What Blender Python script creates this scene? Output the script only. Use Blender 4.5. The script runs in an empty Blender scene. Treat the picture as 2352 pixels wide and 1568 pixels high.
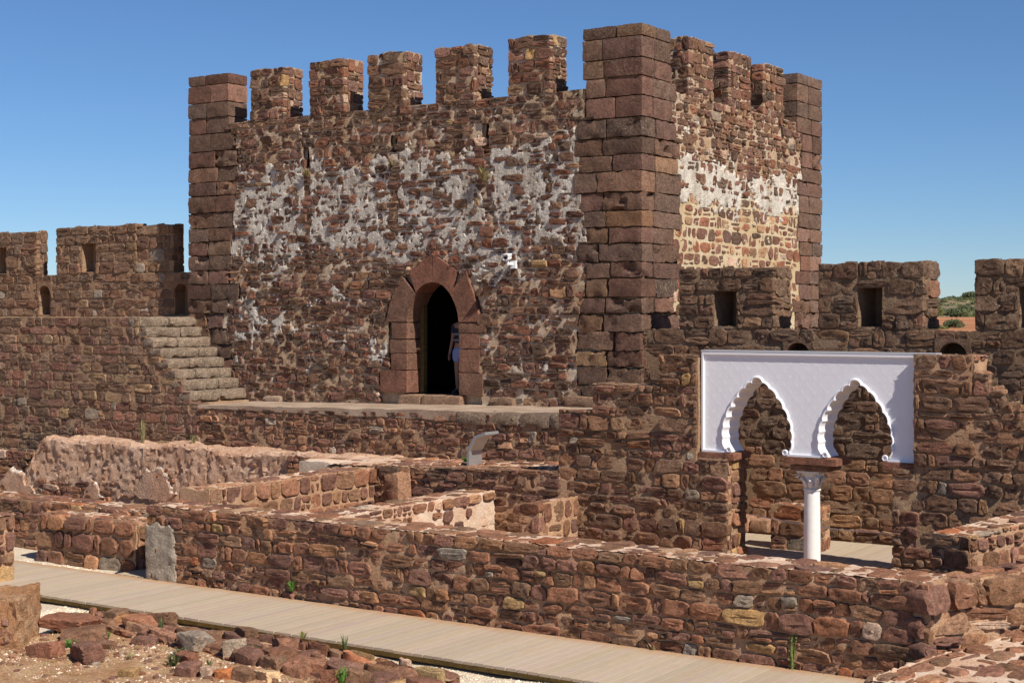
import bpy, bmesh, math, random
from mathutils import Vector, noise, Matrix

# ------------------------------------------------------------------ camera, sky, sun
# world axes: x runs along the walls (to the right), y runs into depth, z is up; the camera stands 4 m above the boardwalk
sc = bpy.context.scene
col = sc.collection
cam = bpy.data.cameras.new('camera')
cam.sensor_width = 36.0
cam.lens = 3500 / 2352 * 36
cam.shift_y = -64 / 2352
cam.clip_end = 4000
cam_ob = bpy.data.objects.new('camera', cam)
cam_ob.location = (0, 0, 4.0)
cam_ob.rotation_euler = (math.radians(90), 0, math.radians(34))
col.objects.link(cam_ob)
sc.camera = cam_ob

SUN = Vector((1.0, -0.30, 1.06)).normalized()
world = bpy.data.worlds.new('World')
sc.world = world
world.use_nodes = True
wn = world.node_tree
sky = wn.nodes.new('ShaderNodeTexSky')
sky.sky_type = 'NISHITA'
sky.sun_disc = False
sky.sun_elevation = math.asin(SUN.z)
sky.sun_rotation = math.atan2(SUN.x, SUN.y)
sky.altitude = 1500
sky.air_density = 1.0
sky.dust_density = 0.0
sky.ozone_density = 10.0
bg = wn.nodes['Background']
bg.inputs['Strength'].default_value = 0.078
wn.links.new(sky.outputs[0], bg.inputs[0])
sl = bpy.data.lights.new('sun', 'SUN')
sl.energy = 5.0
sl.angle = math.radians(0.53)
sl.color = (1.0, 0.94, 0.85)
so = bpy.data.objects.new('sun', sl)
so.rotation_euler = SUN.to_track_quat('Z', 'Y').to_euler()
so.location = (0, -5, 30)
col.objects.link(so)
sc.view_settings.view_transform = 'Standard'
sc.view_settings.look = 'None'
sc.view_settings.exposure = 0.32
sc.view_settings.gamma = 1.0

rng = random.Random(7)
U = rng.uniform


# ------------------------------------------------------------------ materials
class N:
    def __init__(s, name, rough=0.9, spec=0.25):
        s.m = bpy.data.materials.new(name)
        s.m.use_nodes = True
        s.t = s.m.node_tree
        s.b = s.t.nodes['Principled BSDF']
        s.b.inputs['Roughness'].default_value = rough
        s.b.inputs['Specular IOR Level'].default_value = spec

    def n(s, typ, **kw):
        nd = s.t.nodes.new('ShaderNode' + typ)
        for k, v in kw.items():
            if k in nd.inputs.keys():
                if hasattr(v, 'is_linked') or hasattr(v, 'is_output'):
                    s.t.links.new(v, nd.inputs[k])
                else:
                    nd.inputs[k].default_value = v
            else:
                setattr(nd, k, v)
        return nd

    def link(s, a, b):
        s.t.links.new(a, b)

    def pos(s, scale=(1, 1, 1)):
        g = s.n('NewGeometry')
        m = s.n('Mapping')
        m.inputs['Scale'].default_value = scale
        s.link(g.outputs['Position'], m.inputs['Vector'])
        return m.outputs[0]

    def noise(s, vec, scale, detail=4.0, rough=0.6):
        nd = s.n('TexNoise')
        nd.inputs['Scale'].default_value = scale
        nd.inputs['Detail'].default_value = detail
        nd.inputs['Roughness'].default_value = rough
        s.link(vec, nd.inputs['Vector'])
        return nd.outputs['Fac']

    def ramp(s, fac, stops):
        r = s.n('ValToRGB')
        cr = r.color_ramp
        while len(cr.elements) < len(stops):
            cr.elements.new(0.5)
        for e, (p, c) in zip(cr.elements, stops):
            e.position = p
            e.color = (c, c, c, 1) if not hasattr(c, '__len__') else (*c, 1)
        s.link(fac, r.inputs[0])
        return r.outputs[0]

    def mix(s, fac, a, b, mode='MIX'):
        m = s.n('MixRGB')
        m.blend_type = mode
        for i, v in ((0, fac), (1, a), (2, b)):
            if hasattr(v, 'is_output'):
                s.link(v, m.inputs[i])
            else:
                m.inputs[i].default_value = v if i == 0 else ((*v, 1) if len(v) == 3 else v)
        return m.outputs[0]

    def math(s, op, a, b=0.0):
        m = s.n('Math')
        m.operation = op
        for i, v in ((0, a), (1, b)):
            if hasattr(v, 'is_output'):
                s.link(v, m.inputs[i])
            else:
                m.inputs[i].default_value = v
        return m.outputs[0]

    def out(s, color, height=None, dist=0.01, strength=1.0):
        if hasattr(color, 'is_output'):
            s.link(color, s.b.inputs['Base Color'])
        else:
            s.b.inputs['Base Color'].default_value = (*color, 1)
        if height is not None:
            bp = s.n('Bump')
            bp.inputs['Strength'].default_value = strength
            bp.inputs['Distance'].default_value = dist
            s.link(height, bp.inputs['Height'])
            s.link(bp.outputs[0], s.b.inputs['Normal'])
        return s.m


def stone_material():
    k = N('sandstone', 0.93, 0.15)
    p = k.pos()
    at = k.n('Attribute', attribute_name='tint')
    n1 = k.noise(p, 5.0, 5, 0.62)
    n2 = k.noise(p, 38.0, 6, 0.7)
    n3 = k.noise(p, 150.0, 3, 0.6)
    c = k.mix(1.0, at.outputs['Color'], k.ramp(n1, [(0.28, 0.62), (0.5, 1.0), (0.75, 1.36)]), 'MULTIPLY')
    c = k.mix(1.0, c, k.ramp(n2, [(0.3, 0.66), (0.5, 1.0), (0.72, 1.42)]), 'MULTIPLY')
    n4 = k.noise(p, 9.0, 3, 0.5)
    c = k.mix(k.ramp(n4, [(0.52, 0.0), (0.7, 0.22)]), c, k.mix(1.0, c, (1.25, 0.86, 0.66), 'MULTIPLY'))
    lich = k.math('MULTIPLY', k.ramp(k.noise(p, 24.0, 7, 0.75), [(0.5, 0.0), (0.62, 1.0)]), at.outputs['Alpha'])
    c = k.mix(lich, c, (0.36, 0.33, 0.28))
    h = k.math('ADD', k.math('MULTIPLY', n2, 1.0), k.math('MULTIPLY', n3, 0.3))
    pits = k.ramp(k.noise(p, 17.0, 7, 0.72), [(0.36, 0.0), (0.5, 0.75), (0.7, 1.0)])
    h = k.math('ADD', h, k.math('MULTIPLY', pits, 0.8))
    c = k.mix(1.0, c, (1.1, 0.965, 0.83), 'MULTIPLY')
    return k.out(c, h, 0.016, 1.0)


def mortar_material(name, c1, c2, bias=0.5, dist=0.022, scale=1.0):
    k = N(name, 0.95, 0.1)
    p = k.pos()
    big = k.noise(p, 1.7 * scale, 6, 0.68)
    c = k.mix(k.ramp(big, [(bias - 0.08, 0.0), (bias + 0.1, 1.0)]), c1, c2)
    f = k.noise(p, 55.0, 5, 0.7)
    c = k.mix(1.0, c, k.ramp(f, [(0.28, 0.55), (0.5, 1.0), (0.74, 1.4)]), 'MULTIPLY')
    h = k.math('ADD', k.math('MULTIPLY', k.noise(p, 26.0, 7, 0.72), 1.6), f)
    return k.out(c, h, dist * 0.8, 1.0)


def plaster_material(name, c1, c2):
    k = N(name, 0.92, 0.15)
    p = k.pos()
    st = k.noise(k.pos((2.4, 2.4, 0.35)), 1.6, 6, 0.65)
    c = k.mix(k.ramp(st, [(0.45, 0.0), (0.72, 1.0)]), c1, c2)
    f = k.noise(p, 30.0, 7, 0.75)
    c = k.mix(1.0, c, k.ramp(f, [(0.3, 0.5), (0.48, 0.98), (0.75, 1.18)]), 'MULTIPLY')
    g = k.noise(p, 6.0, 5, 0.6)
    c = k.mix(1.0, c, k.ramp(g, [(0.3, 0.72), (0.6, 1.06)]), 'MULTIPLY')
    v = k.n('TexVoronoi')
    v.inputs['Scale'].default_value = 22
    k.link(p, v.inputs['Vector'])
    h = k.math('ADD', k.math('MULTIPLY', f, 1.3), k.math('MULTIPLY', v.outputs['Distance'], -0.5))
    return k.out(c, h, 0.02, 1.0)


def plain(name, c, rough=0.6, spec=0.3, var=0.12, scale=20.0, dist=0.002, metal=0.0):
    k = N(name, rough, spec)
    k.b.inputs['Metallic'].default_value = metal
    p = k.pos()
    f = k.noise(p, scale, 5, 0.65)
    cc = k.mix(1.0, c, k.ramp(f, [(0.3, 1 - var), (0.7, 1 + var)]), 'MULTIPLY')
    return k.out(cc, f, dist, 0.6)


def wood_material(name, c1, c2):
    k = N(name, 0.75, 0.2)
    at = k.n('Attribute', attribute_name='tint')
    grain = k.noise(k.pos((22, 1.1, 22)), 4.0, 5, 0.6)
    c = k.mix(k.ramp(grain, [(0.3, 0.0), (0.7, 1.0)]), c1, c2)
    c = k.mix(1.0, c, at.outputs['Color'], 'MULTIPLY')
    spots = k.noise(k.pos(), 16.0, 3, 0.6)
    c = k.mix(k.ramp(spots, [(0.70, 0.0), (0.76, 0.55)]), c, (0.1, 0.07, 0.045))
    dust = k.noise(k.pos((0.6, 1.5, 1)), 1.4, 5, 0.6)
    c = k.mix(k.ramp(dust, [(0.5, 0.0), (0.8, 0.35)]), c, (0.46, 0.32, 0.2))
    # reddish soil washed against the foot of the ruined wall
    g = k.n('NewGeometry')
    sp = k.n('SeparateXYZ')
    k.link(g.outputs['Position'], sp.inputs[0])
    edge = k.math('ADD', sp.outputs['Y'], k.math('MULTIPLY', k.noise(k.pos(), 3.0, 4, 0.6), 0.35))
    k1 = k.n('MapRange')
    k.link(edge, k1.inputs['Value'])
    k1.inputs['From Min'].default_value = 15.93
    k1.inputs['From Max'].default_value = 16.2
    k2 = k.math('MULTIPLY', k1.outputs[0], k.math('LESS_THAN', sp.outputs['Y'], 16.02))
    c = k.mix(k.math('MULTIPLY', k2, 0.75), c, (0.40, 0.20, 0.085))
    return k.out(c, grain, 0.003, 0.5)


def dirt_material():
    k = N('dirt', 0.97, 0.08)
    p = k.pos()
    a = k.noise(p, 2.2, 7, 0.7)
    c = k.mix(k.ramp(a, [(0.38, 0.0), (0.62, 1.0)]), (0.38, 0.20, 0.10), (0.54, 0.35, 0.20))
    f = k.noise(p, 45.0, 6, 0.75)
    c = k.mix(1.0, c, k.ramp(f, [(0.28, 0.5), (0.5, 1.0), (0.72, 1.5)]), 'MULTIPLY')
    return k.out(c, k.math('ADD', f, k.math('MULTIPLY', k.noise(p, 12.0, 6, 0.7), 1.5)), 0.03, 1.0)


def gravel_material():
    k = N('gravel', 0.95, 0.1)
    p = k.pos()
    v = k.n('TexVoronoi')
    v.inputs['Scale'].default_value = 75
    k.link(p, v.inputs['Vector'])
    c = k.mix(k.ramp(v.outputs['Color'], [(0.2, 0.0), (0.8, 1.0)]), (0.55, 0.42, 0.29), (0.75, 0.65, 0.5))
    return k.out(c, v.outputs['Distance'], 0.012, 1.0)


def tinted(name, rough=0.9, dist=0.006, spec=0.15, transl=0.0):
    k = N(name, rough, spec)
    at = k.n('Attribute', attribute_name='tint')
    p = k.pos()
    f = k.noise(p, 60.0, 4, 0.65)
    c = k.mix(1.0, at.outputs['Color'], k.ramp(f, [(0.3, 0.75), (0.7, 1.25)]), 'MULTIPLY')
    return k.out(c, f, dist, 0.8)


M_STONE = stone_material()
M_TOWER = mortar_material('tower_mortar', (0.443, 0.304, 0.188), (0.607, 0.498, 0.390), 0.56)
M_CREAM = mortar_material('cream_mortar', (0.475, 0.350, 0.202), (0.551, 0.451, 0.299), 0.5, 0.012)
M_BROWN = mortar_material('brown_mortar', (0.331, 0.204, 0.118), (0.403, 0.272, 0.170), 0.5)
M_EARTH = mortar_material('earth_mortar', (0.443, 0.258, 0.148), (0.525, 0.331, 0.205), 0.5)
M_PINK = mortar_material('pink_lime_mortar', (0.563, 0.353, 0.232), (0.669, 0.512, 0.384), 0.5, 0.014)
M_DARKM = mortar_material('dark_mortar', (0.225, 0.144, 0.088), (0.300, 0.205, 0.133), 0.5)
M_LEDGE = mortar_material('worn_paving', (0.324, 0.229, 0.162), (0.414, 0.312, 0.230), 0.5, 0.01)
M_RAMMED = mortar_material('rammed_earth', (0.513, 0.302, 0.194), (0.608, 0.405, 0.284), 0.5, 0.03, 1.6)
M_RAMMED2 = mortar_material('orange_rammed_earth', (0.46, 0.235, 0.115), (0.52, 0.32, 0.185), 0.5, 0.045, 1.5)
M_PLASTER = plaster_material('grey_white_plaster', (0.60, 0.54, 0.46), (0.31, 0.24, 0.18))
M_PLASTER2 = plaster_material('white_plaster', (0.64, 0.58, 0.49), (0.42, 0.35, 0.26))
M_PLASTER3 = plaster_material('brown_plaster', (0.50, 0.30, 0.20), (0.54, 0.36, 0.25))
M_PLASTER4 = plaster_material('grey_plaster', (0.40, 0.325, 0.25), (0.29, 0.225, 0.165))
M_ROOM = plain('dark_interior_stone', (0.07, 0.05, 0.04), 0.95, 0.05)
M_WHITE = plain('white_painted_panel', (0.83, 0.82, 0.84), 0.55, 0.3, 0.02, 12, 0.0006)
M_MARBLE = plain('white_marble', (0.80, 0.77, 0.72), 0.4, 0.4, 0.06, 9, 0.0008)
M_WOOD = wood_material('boardwalk_boards', (0.375, 0.29, 0.21), (0.45, 0.36, 0.27))
M_BEAM = plain('joist_timber', (0.22, 0.15, 0.05), 0.8, 0.2, 0.3, 12, 0.004)
M_DOORW = plain('door_timber', (0.12, 0.085, 0.03), 0.8, 0.2, 0.3, 12, 0.004)
M_DIRT = dirt_material()
M_GRAVEL = gravel_material()
M_PEBBLE = tinted('pebbles', 0.95, 0.004)
M_LEAF = tinted('leaves', 0.7, 0.001, 0.25)
M_STEEL = plain('brushed_steel', (0.42, 0.42, 0.42), 0.5, 0.5, 0.06, 40, 0.0005, 0.75)
M_CAMW = plain('white_plastic', (0.82, 0.82, 0.83), 0.4, 0.4, 0.02)
M_BLACK = plain('black_glass', (0.01, 0.01, 0.012), 0.2, 0.5, 0.05)
M_ROPE = plain('white_cord', (0.75, 0.72, 0.68), 0.8, 0.2)
M_METAL = plain('grey_metal_rail', (0.45, 0.46, 0.48), 0.4, 0.5, 0.04)
M_SKIN = plain('skin', (0.38, 0.22, 0.16), 0.55, 0.3, 0.04)
M_SHIRT = plain('navy_shirt_cloth', (0.035, 0.042, 0.07), 0.85, 0.1, 0.15)
M_STRIPE = plain('pale_stripe_cloth', (0.2, 0.22, 0.25), 0.85, 0.1, 0.1)
M_SHORTS = plain('light_blue_shorts_cloth', (0.27, 0.36, 0.68), 0.85, 0.1, 0.08)
M_HAIR = plain('dark_brown_hair', (0.05, 0.03, 0.02), 0.7, 0.2, 0.2)
M_SHOE = plain('dark_shoe', (0.08, 0.07, 0.07), 0.7, 0.2)
M_FIELD = mortar_material('red_field_soil', (0.40, 0.16, 0.075), (0.46, 0.24, 0.12), 0.5, 0.05, 0.04)
M_HILL = mortar_material('dry_hillside', (0.16, 0.14, 0.08), (0.34, 0.24, 0.15), 0.5, 0.1, 0.03)
M_GROUND = mortar_material('bare_ground', (0.36, 0.24, 0.14), (0.44, 0.31, 0.2), 0.5, 0.03, 0.3)

# ------------------------------------------------------------------ palettes (base colours of the stones)
RED = (0.26, 0.125, 0.085)
BROWN = (0.205, 0.12, 0.082)
PURP = (0.20, 0.112, 0.09)
DARK = (0.125, 0.082, 0.062)
ORANGE = (0.36, 0.19, 0.095)
GREY = (0.30, 0.265, 0.23)
YEL = (0.37, 0.26, 0.135)
PALE = (0.50, 0.38, 0.31)
TAN = (0.34, 0.22, 0.14)
P_TOWER = [(7, (.165, .1, .072), .25), (6, (.165, .093, .076), .2), (4, (.205, .105, .075), .15), (4, (.11, .074, .058), .3), (1.2, (.27, .18, .12), .3), (.4, GREY, .5), (.2, YEL, .2), (.3, PALE, .2)]
P_QUOIN = [(7, (0.142, 0.094, 0.075), .25), (5, (0.146, 0.089, 0.075), .2), (3, (0.118, 0.081, 0.068), .3), (1, (0.19, 0.123, 0.084), .3), (.25, (0.25, 0.18, 0.12), .6)]
P_OLD = [(6, (0.205, 0.135, 0.094), .45), (4, (0.19, 0.115, 0.085), .4), (3, (0.15, 0.1, 0.075), .5), (1, (0.27, 0.18, 0.11), .4), (.5, GREY, .6)]
P_LEFT = [(6, (0.205, 0.135, 0.098), .4), (5, PURP, .3), (4, (0.16, 0.105, 0.08), .4), (1.4, (0.29, 0.205, 0.13), .4), (.3, GREY, .6), (.2, YEL, .4)]
P_RUIN = [(8, (0.255, 0.135, 0.09), .12), (5, PURP, .1), (4, (0.215, 0.13, 0.085), .2), (2, (0.33, 0.19, 0.115), .15), (.3, YEL, .2), (.3, GREY, .4), (.4, PALE, .2), (.3, (.36, .15, .08), .1)]
P_DARKR = [(7, (0.205, 0.122, 0.082), .2), (5, (0.165, 0.103, 0.074), .3), (3, PURP, .15), (1.3, (0.27, 0.17, 0.108), .2), (.2, GREY, .5), (.15, YEL, .3)]
P_CURT = [(6, (0.15, 0.098, 0.07), .3), (5, (0.12, 0.08, 0.06), .35), (3, (0.165, 0.1, 0.075), .2), (1, (0.2, 0.135, 0.09), .3), (.15, GREY, .5)]
P_SMALL = [(7, PURP, .12), (5, RED, .12), (3, DARK, .25), (2, TAN, .2), (1, PALE, .2), (1, GREY, .3)]


def pick(pal):
    r = rng.random() * sum(w for w, _, _ in pal)
    for w, c, l in pal:
        r -= w
        if r <= 0:
            break
    b = math.exp(rng.gauss(0, 0.17 if pal is P_QUOIN else 0.15))
    h = rng.gauss(0, 0.035)
    return (max(.01, c[0] * b * (1 + h)), max(.01, c[1] * b), max(.01, c[2] * b * (1 - h)), min(1, max(0, l * U(0.3, 1.7))))


# ------------------------------------------------------------------ object helpers
def tag(o, label=None, cat=None, group=None, kind=None):
    if label: o['label'] = label
    if cat: o['category'] = cat
    if group: o['group'] = group
    if kind: o['kind'] = kind
    return o


def empty(name, loc, label, cat, group=None):
    o = bpy.data.objects.new(name, None)
    o.location = loc
    o.empty_display_size = 0.3
    col.objects.link(o)
    return tag(o, label, cat, group, 'thing')


def wloc(p):
    v = Vector((0, 0, 0))
    while p is not None:
        v = v + Vector(p.location)
        p = p.parent
    return v


def mesh_obj(name, verts, faces, mat, parent=None, centre=None, smooth=True, tint=None, kind=None, sharp=0.62):
    """verts are world coordinates; the object sits at centre (or the verts' mean) under its parent"""
    if centre is None:
        n = len(verts)
        centre = Vector((sum(v[0] for v in verts) / n, sum(v[1] for v in verts) / n, min(v[2] for v in verts)))
    cx, cy, cz = centre
    me = bpy.data.meshes.new(name)
    me.from_pydata([(v[0] - cx, v[1] - cy, v[2] - cz) for v in verts], [], faces)
    if smooth:
        me.polygons.foreach_set('use_smooth', [True] * len(me.polygons))
    if smooth:
        me.set_sharp_from_angle(angle=sharp)
    if tint is not None:
        a = me.color_attributes.new('tint', 'FLOAT_COLOR', 'POINT')
        if len(tint) == 4 and not hasattr(tint[0], '__len__'):
            flat = list(tint) * len(verts)
        else:
            flat = [x for t in tint for x in t]
        a.data.foreach_set('color', flat)
    me.materials.append(mat)
    o = bpy.data.objects.new(name, me)
    pw = wloc(parent) if parent is not None else Vector((0, 0, 0))
    o.location = Vector(centre) - pw
    if parent is not None:
        o.parent = parent
    col.objects.link(o)
    if kind: o['kind'] = kind
    return o


def nv(p, s, off=0.0):
    return noise.noise_vector(Vector((p[0] * s + off, p[1] * s + off * 1.7, p[2] * s - off)))


def rough_offset(p, amp):
    a = nv(p, 2.3) * amp + nv(p, 8.0, 3.1) * (amp * 0.55)
    return a


class MB:
    def __init__(s):
        s.v = []
        s.f = []
        s.t = []

    def add(s, verts, faces, t=None):
        k = len(s.v)
        s.v += [tuple(p) for p in verts]
        s.f += [tuple(i + k for i in f) for f in faces]
        if t is not None:
            s.t += [t] * len(verts)

    def box(s, x0, x1, y0, y1, z0, z1, t=None):
        s.add([(x0, y0, z0), (x1, y0, z0), (x1, y1, z0), (x0, y1, z0), (x0, y0, z1), (x1, y0, z1), (x1, y1, z1), (x0, y1, z1)],
              [(3, 2, 1, 0), (4, 5, 6, 7), (0, 1, 5, 4), (1, 2, 6, 5), (2, 3, 7, 6), (3, 0, 4, 7)], t)

    def tube(s, pts, r, n=6, t=None, cap=True):
        k = len(s.v)
        pts = [Vector(p) for p in pts]
        rs = r if hasattr(r, '__len__') else [r] * len(pts)
        vs = []
        for i, p in enumerate(pts):
            d = (pts[min(i + 1, len(pts) - 1)] - pts[max(i - 1, 0)]).normalized()
            a = d.orthogonal().normalized()
            b = d.cross(a)
            for j in range(n):
                th = 2 * math.pi * j / n
                vs.append(p + (a * math.cos(th) + b * math.sin(th)) * rs[i])
        fs = []
        for i in range(len(pts) - 1):
            for j in range(n):
                fs.append((i * n + j, i * n + (j + 1) % n, (i + 1) * n + (j + 1) % n, (i + 1) * n + j))
        if cap:
            fs.append(tuple(range(n))[::-1])
            fs.append(tuple(range((len(pts) - 1) * n, len(pts) * n)))
        s.add(vs, fs, t)

    def lathe(s, c, prof, n=24, t=None):
        vs, fs = [], []
        for r, z in prof:
            for j in range(n):
                th = 2 * math.pi * j / n
                vs.append((c[0] + r * math.cos(th), c[1] + r * math.sin(th), c[2] + z))
        for i in range(len(prof) - 1):
            for j in range(n):
                fs.append((i * n + j, i * n + (j + 1) % n, (i + 1) * n + (j + 1) % n, (i + 1) * n + j))
        fs.append(tuple(range(n))[::-1])
        fs.append(tuple(range((len(prof) - 1) * n, len(prof) * n)))
        s.add(vs, fs, t)

    def prism(s, poly, axis, d0, d1, t=None):
        """poly in (x,z) extruded along y, or in (x,y) extruded along z"""
        n = len(poly)
        if axis == 'y':
            vs = [(p[0], d0, p[1]) for p in poly] + [(p[0], d1, p[1]) for p in poly]
        else:
            vs = [(p[0], p[1], d1) for p in poly] + [(p[0], p[1], d0) for p in poly]
        fs = [tuple(range(n)), tuple(range(2 * n - 1, n - 1, -1))]
        for i in range(n):
            j = (i + 1) % n
            fs.append((j, i, i + n, j + n))
        s.add(vs, fs, t)

    def build(s, name, mat, parent=None, smooth=False, kind=None, centre=None):
        return mesh_obj(name, s.v, s.f, mat, parent, centre, smooth, s.t if s.t else None, kind)


def lines(a, b, res, extra=()):
    n = max(1, round((b - a) / res))
    ls = [a + (b - a) * i / n for i in range(n + 1)]
    for e in extra:
        if a < e < b:
            ls = [l for l in ls if abs(l - e) > res * 0.35 or l in (a, b)]
            ls.append(e)
    return sorted(ls)


def rough_box(x0, x1, y0, y1, z0, z1, res=0.14, amp=0.02, rot=None, origin=None, topfn=None, roundc=0.0, front_hole=None, seed=0.0, nobottom=True):
    """closed box of grids with a rough surface; rot/origin: local frame turned about z; returns verts, faces"""
    hx = [h for h in (front_hole or [])]
    xs = lines(x0, x1, res, [v for h in hx for v in (h[0], h[1])])
    ys = lines(y0, y1, res)
    zs = lines(z0, z1, res, [v for h in hx for v in (h[2], h[3])])
    idx, vs, fs = {}, [], []
    nx, ny, nz = len(xs) - 1, len(ys) - 1, len(zs) - 1
    ca, sa = (math.cos(rot), math.sin(rot)) if rot else (1, 0)
    ox, oy = origin if origin else (0, 0)

    def vid(i, j, k):
        key = (i, j, k)
        if key in idx: return idx[key]
        x, y, z = xs[i], ys[j], zs[k]
        if topfn and k > 0:
            zt = z1 + topfn(x, y)
            z = z0 + (z - z0) * (zt - z0) / (z1 - z0)
        if roundc:
            ex, ey, ez = i in (0, nx), j in (0, ny), k in (0, nz)
            if ex + ey + ez >= 2:
                c = roundc * (0.35 if ex + ey + ez == 2 else 0.5) * U(0.5, 1.4)
                if ex: x += c if i == 0 else -c
                if ey: y += c if j == 0 else -c
                if ez: z += c if k == 0 else -c
        wx, wy = ox + ca * x - sa * y, oy + sa * x + ca * y
        d = rough_offset((wx + seed, wy, z + seed), amp)
        vs.append((wx + d.x, wy + d.y, z + d.z))
        idx[key] = len(vs) - 1
        return idx[key]

    def hole(i, k):
        xm, zm = (xs[i] + xs[i + 1]) / 2, (zs[k] + zs[k + 1]) / 2
        return any(h[0] < xm < h[1] and h[2] < zm < h[3] for h in hx)
    for i in range(nx):
        for k in range(nz):
            if not (hx and hole(i, k)):
                fs.append((vid(i, 0, k), vid(i + 1, 0, k), vid(i + 1, 0, k + 1), vid(i, 0, k + 1)))
            fs.append((vid(i + 1, ny, k), vid(i, ny, k), vid(i, ny, k + 1), vid(i + 1, ny, k + 1)))
        for j in range(ny):
            fs.append((vid(i, j, nz), vid(i + 1, j, nz), vid(i + 1, j + 1, nz), vid(i, j + 1, nz)))
            if not nobottom:
                fs.append((vid(i, j + 1, 0), vid(i + 1, j + 1, 0), vid(i + 1, j, 0), vid(i, j, 0)))
    for j in range(ny):
        for k in range(nz):
            fs.append((vid(nx, j, k), vid(nx, j + 1, k), vid(nx, j + 1, k + 1), vid(nx, j, k + 1)))
            fs.append((vid(0, j + 1, k), vid(0, j, k), vid(0, j, k + 1), vid(0, j + 1, k + 1)))
    # recesses behind the holes
    for h in hx:
        d = h[4] if len(h) > 4 else 0.4
        tap = 0.10 if len(h) > 5 and h[5] else 0.0
        a, b, c, e = h[0], h[1], h[2], h[3]
        k = len(vs)
        pts = [(a - .01, y0 + .005, c), (b + .01, y0 + .005, c), (b + .01, y0 + .005, e), (a - .01, y0 + .005, e),
               (a + tap, y0 + d, c), (b - tap * .3, y0 + d, c), (b - tap * .3, y0 + d, e), (a + tap, y0 + d, e)]
        for x, y, z in pts:
            vs.append((ox + ca * x - sa * y, oy + sa * x + ca * y, z))
        fs += [(k, k + 4, k + 5, k + 1), (k + 3, k + 2, k + 6, k + 7), (k, k + 3, k + 7, k + 4), (k + 1, k + 5, k + 6, k + 2), (k + 4, k + 7, k + 6, k + 5)]
    return vs, fs


# ------------------------------------------------------------------ masonry
class Wall:
    """collects the stones of one thing; the largest become parts of their own, the rest one joined part"""
    def __init__(s, root, limit=300):
        s.root = root
        s.limit = limit
        s.stones = []
        s.mortar = None

    def core(s, mat, *a, name='mortar_core', parent=None, **k):
        if s.mortar is None: s.mortar = mat
        v, f = rough_box(*a, **k)
        return mesh_obj(name, v, f, mat, parent or s.root)

    def finish(s, name='stone', rest='small_stones'):
        by = {}
        for st in s.stones:
            by.setdefault(st[4], []).append(st)
        for par, lst in by.items():
            lst.sort(key=lambda t: -t[0])
            lim = s.limit if par is s.root else 60
            for a, v, f, t, _ in lst[:lim]:
                mesh_obj(name, v, f, M_STONE, par, None, True, t)
            if len(lst) > lim:
                mb = MB()
                for a, v, f, t, _ in lst[lim:]:
                    mb.add(v, f, t)
                mb.build(rest, M_STONE, par, True, 'stuff')


STY = dict(h=(.13, .24), w=(.18, .45), gap=.022, wob=.03, jit=.03, p=(5, 11), split=.12, proud=(.006, .034), tilt=.06, n=14, bev=.016, rough=.013, fill=.25, level=.006, mamp=.016)


def style(**k):
    d = dict(STY)
    d.update(k)
    return d


S_TOWER = style(h=(.11, .22), w=(.13, .44), gap=.026, wob=.06, jit=.05, p=(4, 9), split=.26, proud=(-.004, .045), tilt=.10, rough=.018, level=-.001, mamp=.022)
S_COURSED = style(h=(.16, .24), w=(.2, .55), gap=.02, wob=.02, p=(6, 13), split=.06, proud=(.006, .028), tilt=.05, rough=.014, level=-.001, mamp=.012)
S_OLD = style(h=(.19, .31), w=(.24, .62), gap=.022, wob=.03, p=(5, 12), split=.18, proud=(.006, .036), tilt=.06, n=16, rough=.018, bev=.018, level=-.003, mamp=.015)
S_RUIN = style(h=(.12, .24), w=(.16, .52), gap=.026, wob=.045, jit=.05, p=(4.5, 11), split=.16, proud=(.0, .052), tilt=.08, n=16, rough=.017, bev=.018, level=-.004, mamp=.022)
S_SMALLC = style(h=(.16, .27), w=(.2, .46), gap=.045, wob=.08, jit=.07, p=(3, 7), split=.22, proud=(.004, .022), tilt=.04, bev=.014, n=12, fill=.1, level=.004, mamp=.012)
S_RUB = style(h=(.11, .24), w=(.13, .38), gap=.026, wob=.08, jit=.07, p=(3.5, 8), split=.2, proud=(.0, .04), tilt=.11, rough=.018, level=-.002, mamp=.02)
S_TOP = style(h=(.16, .34), w=(.2, .6), gap=.045, wob=.07, jit=.08, p=(3, 6), split=.1, proud=(.0, .03), tilt=.03, n=16, bev=.018, rough=.012, level=.002, mamp=.016)
S_MER = style(h=(.16, .26), w=(.2, .48), gap=.022, wob=.03, jit=.035, p=(5, 10), split=.2, proud=(.004, .042), tilt=.08, rough=.018, level=-.004, mamp=.015)


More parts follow.
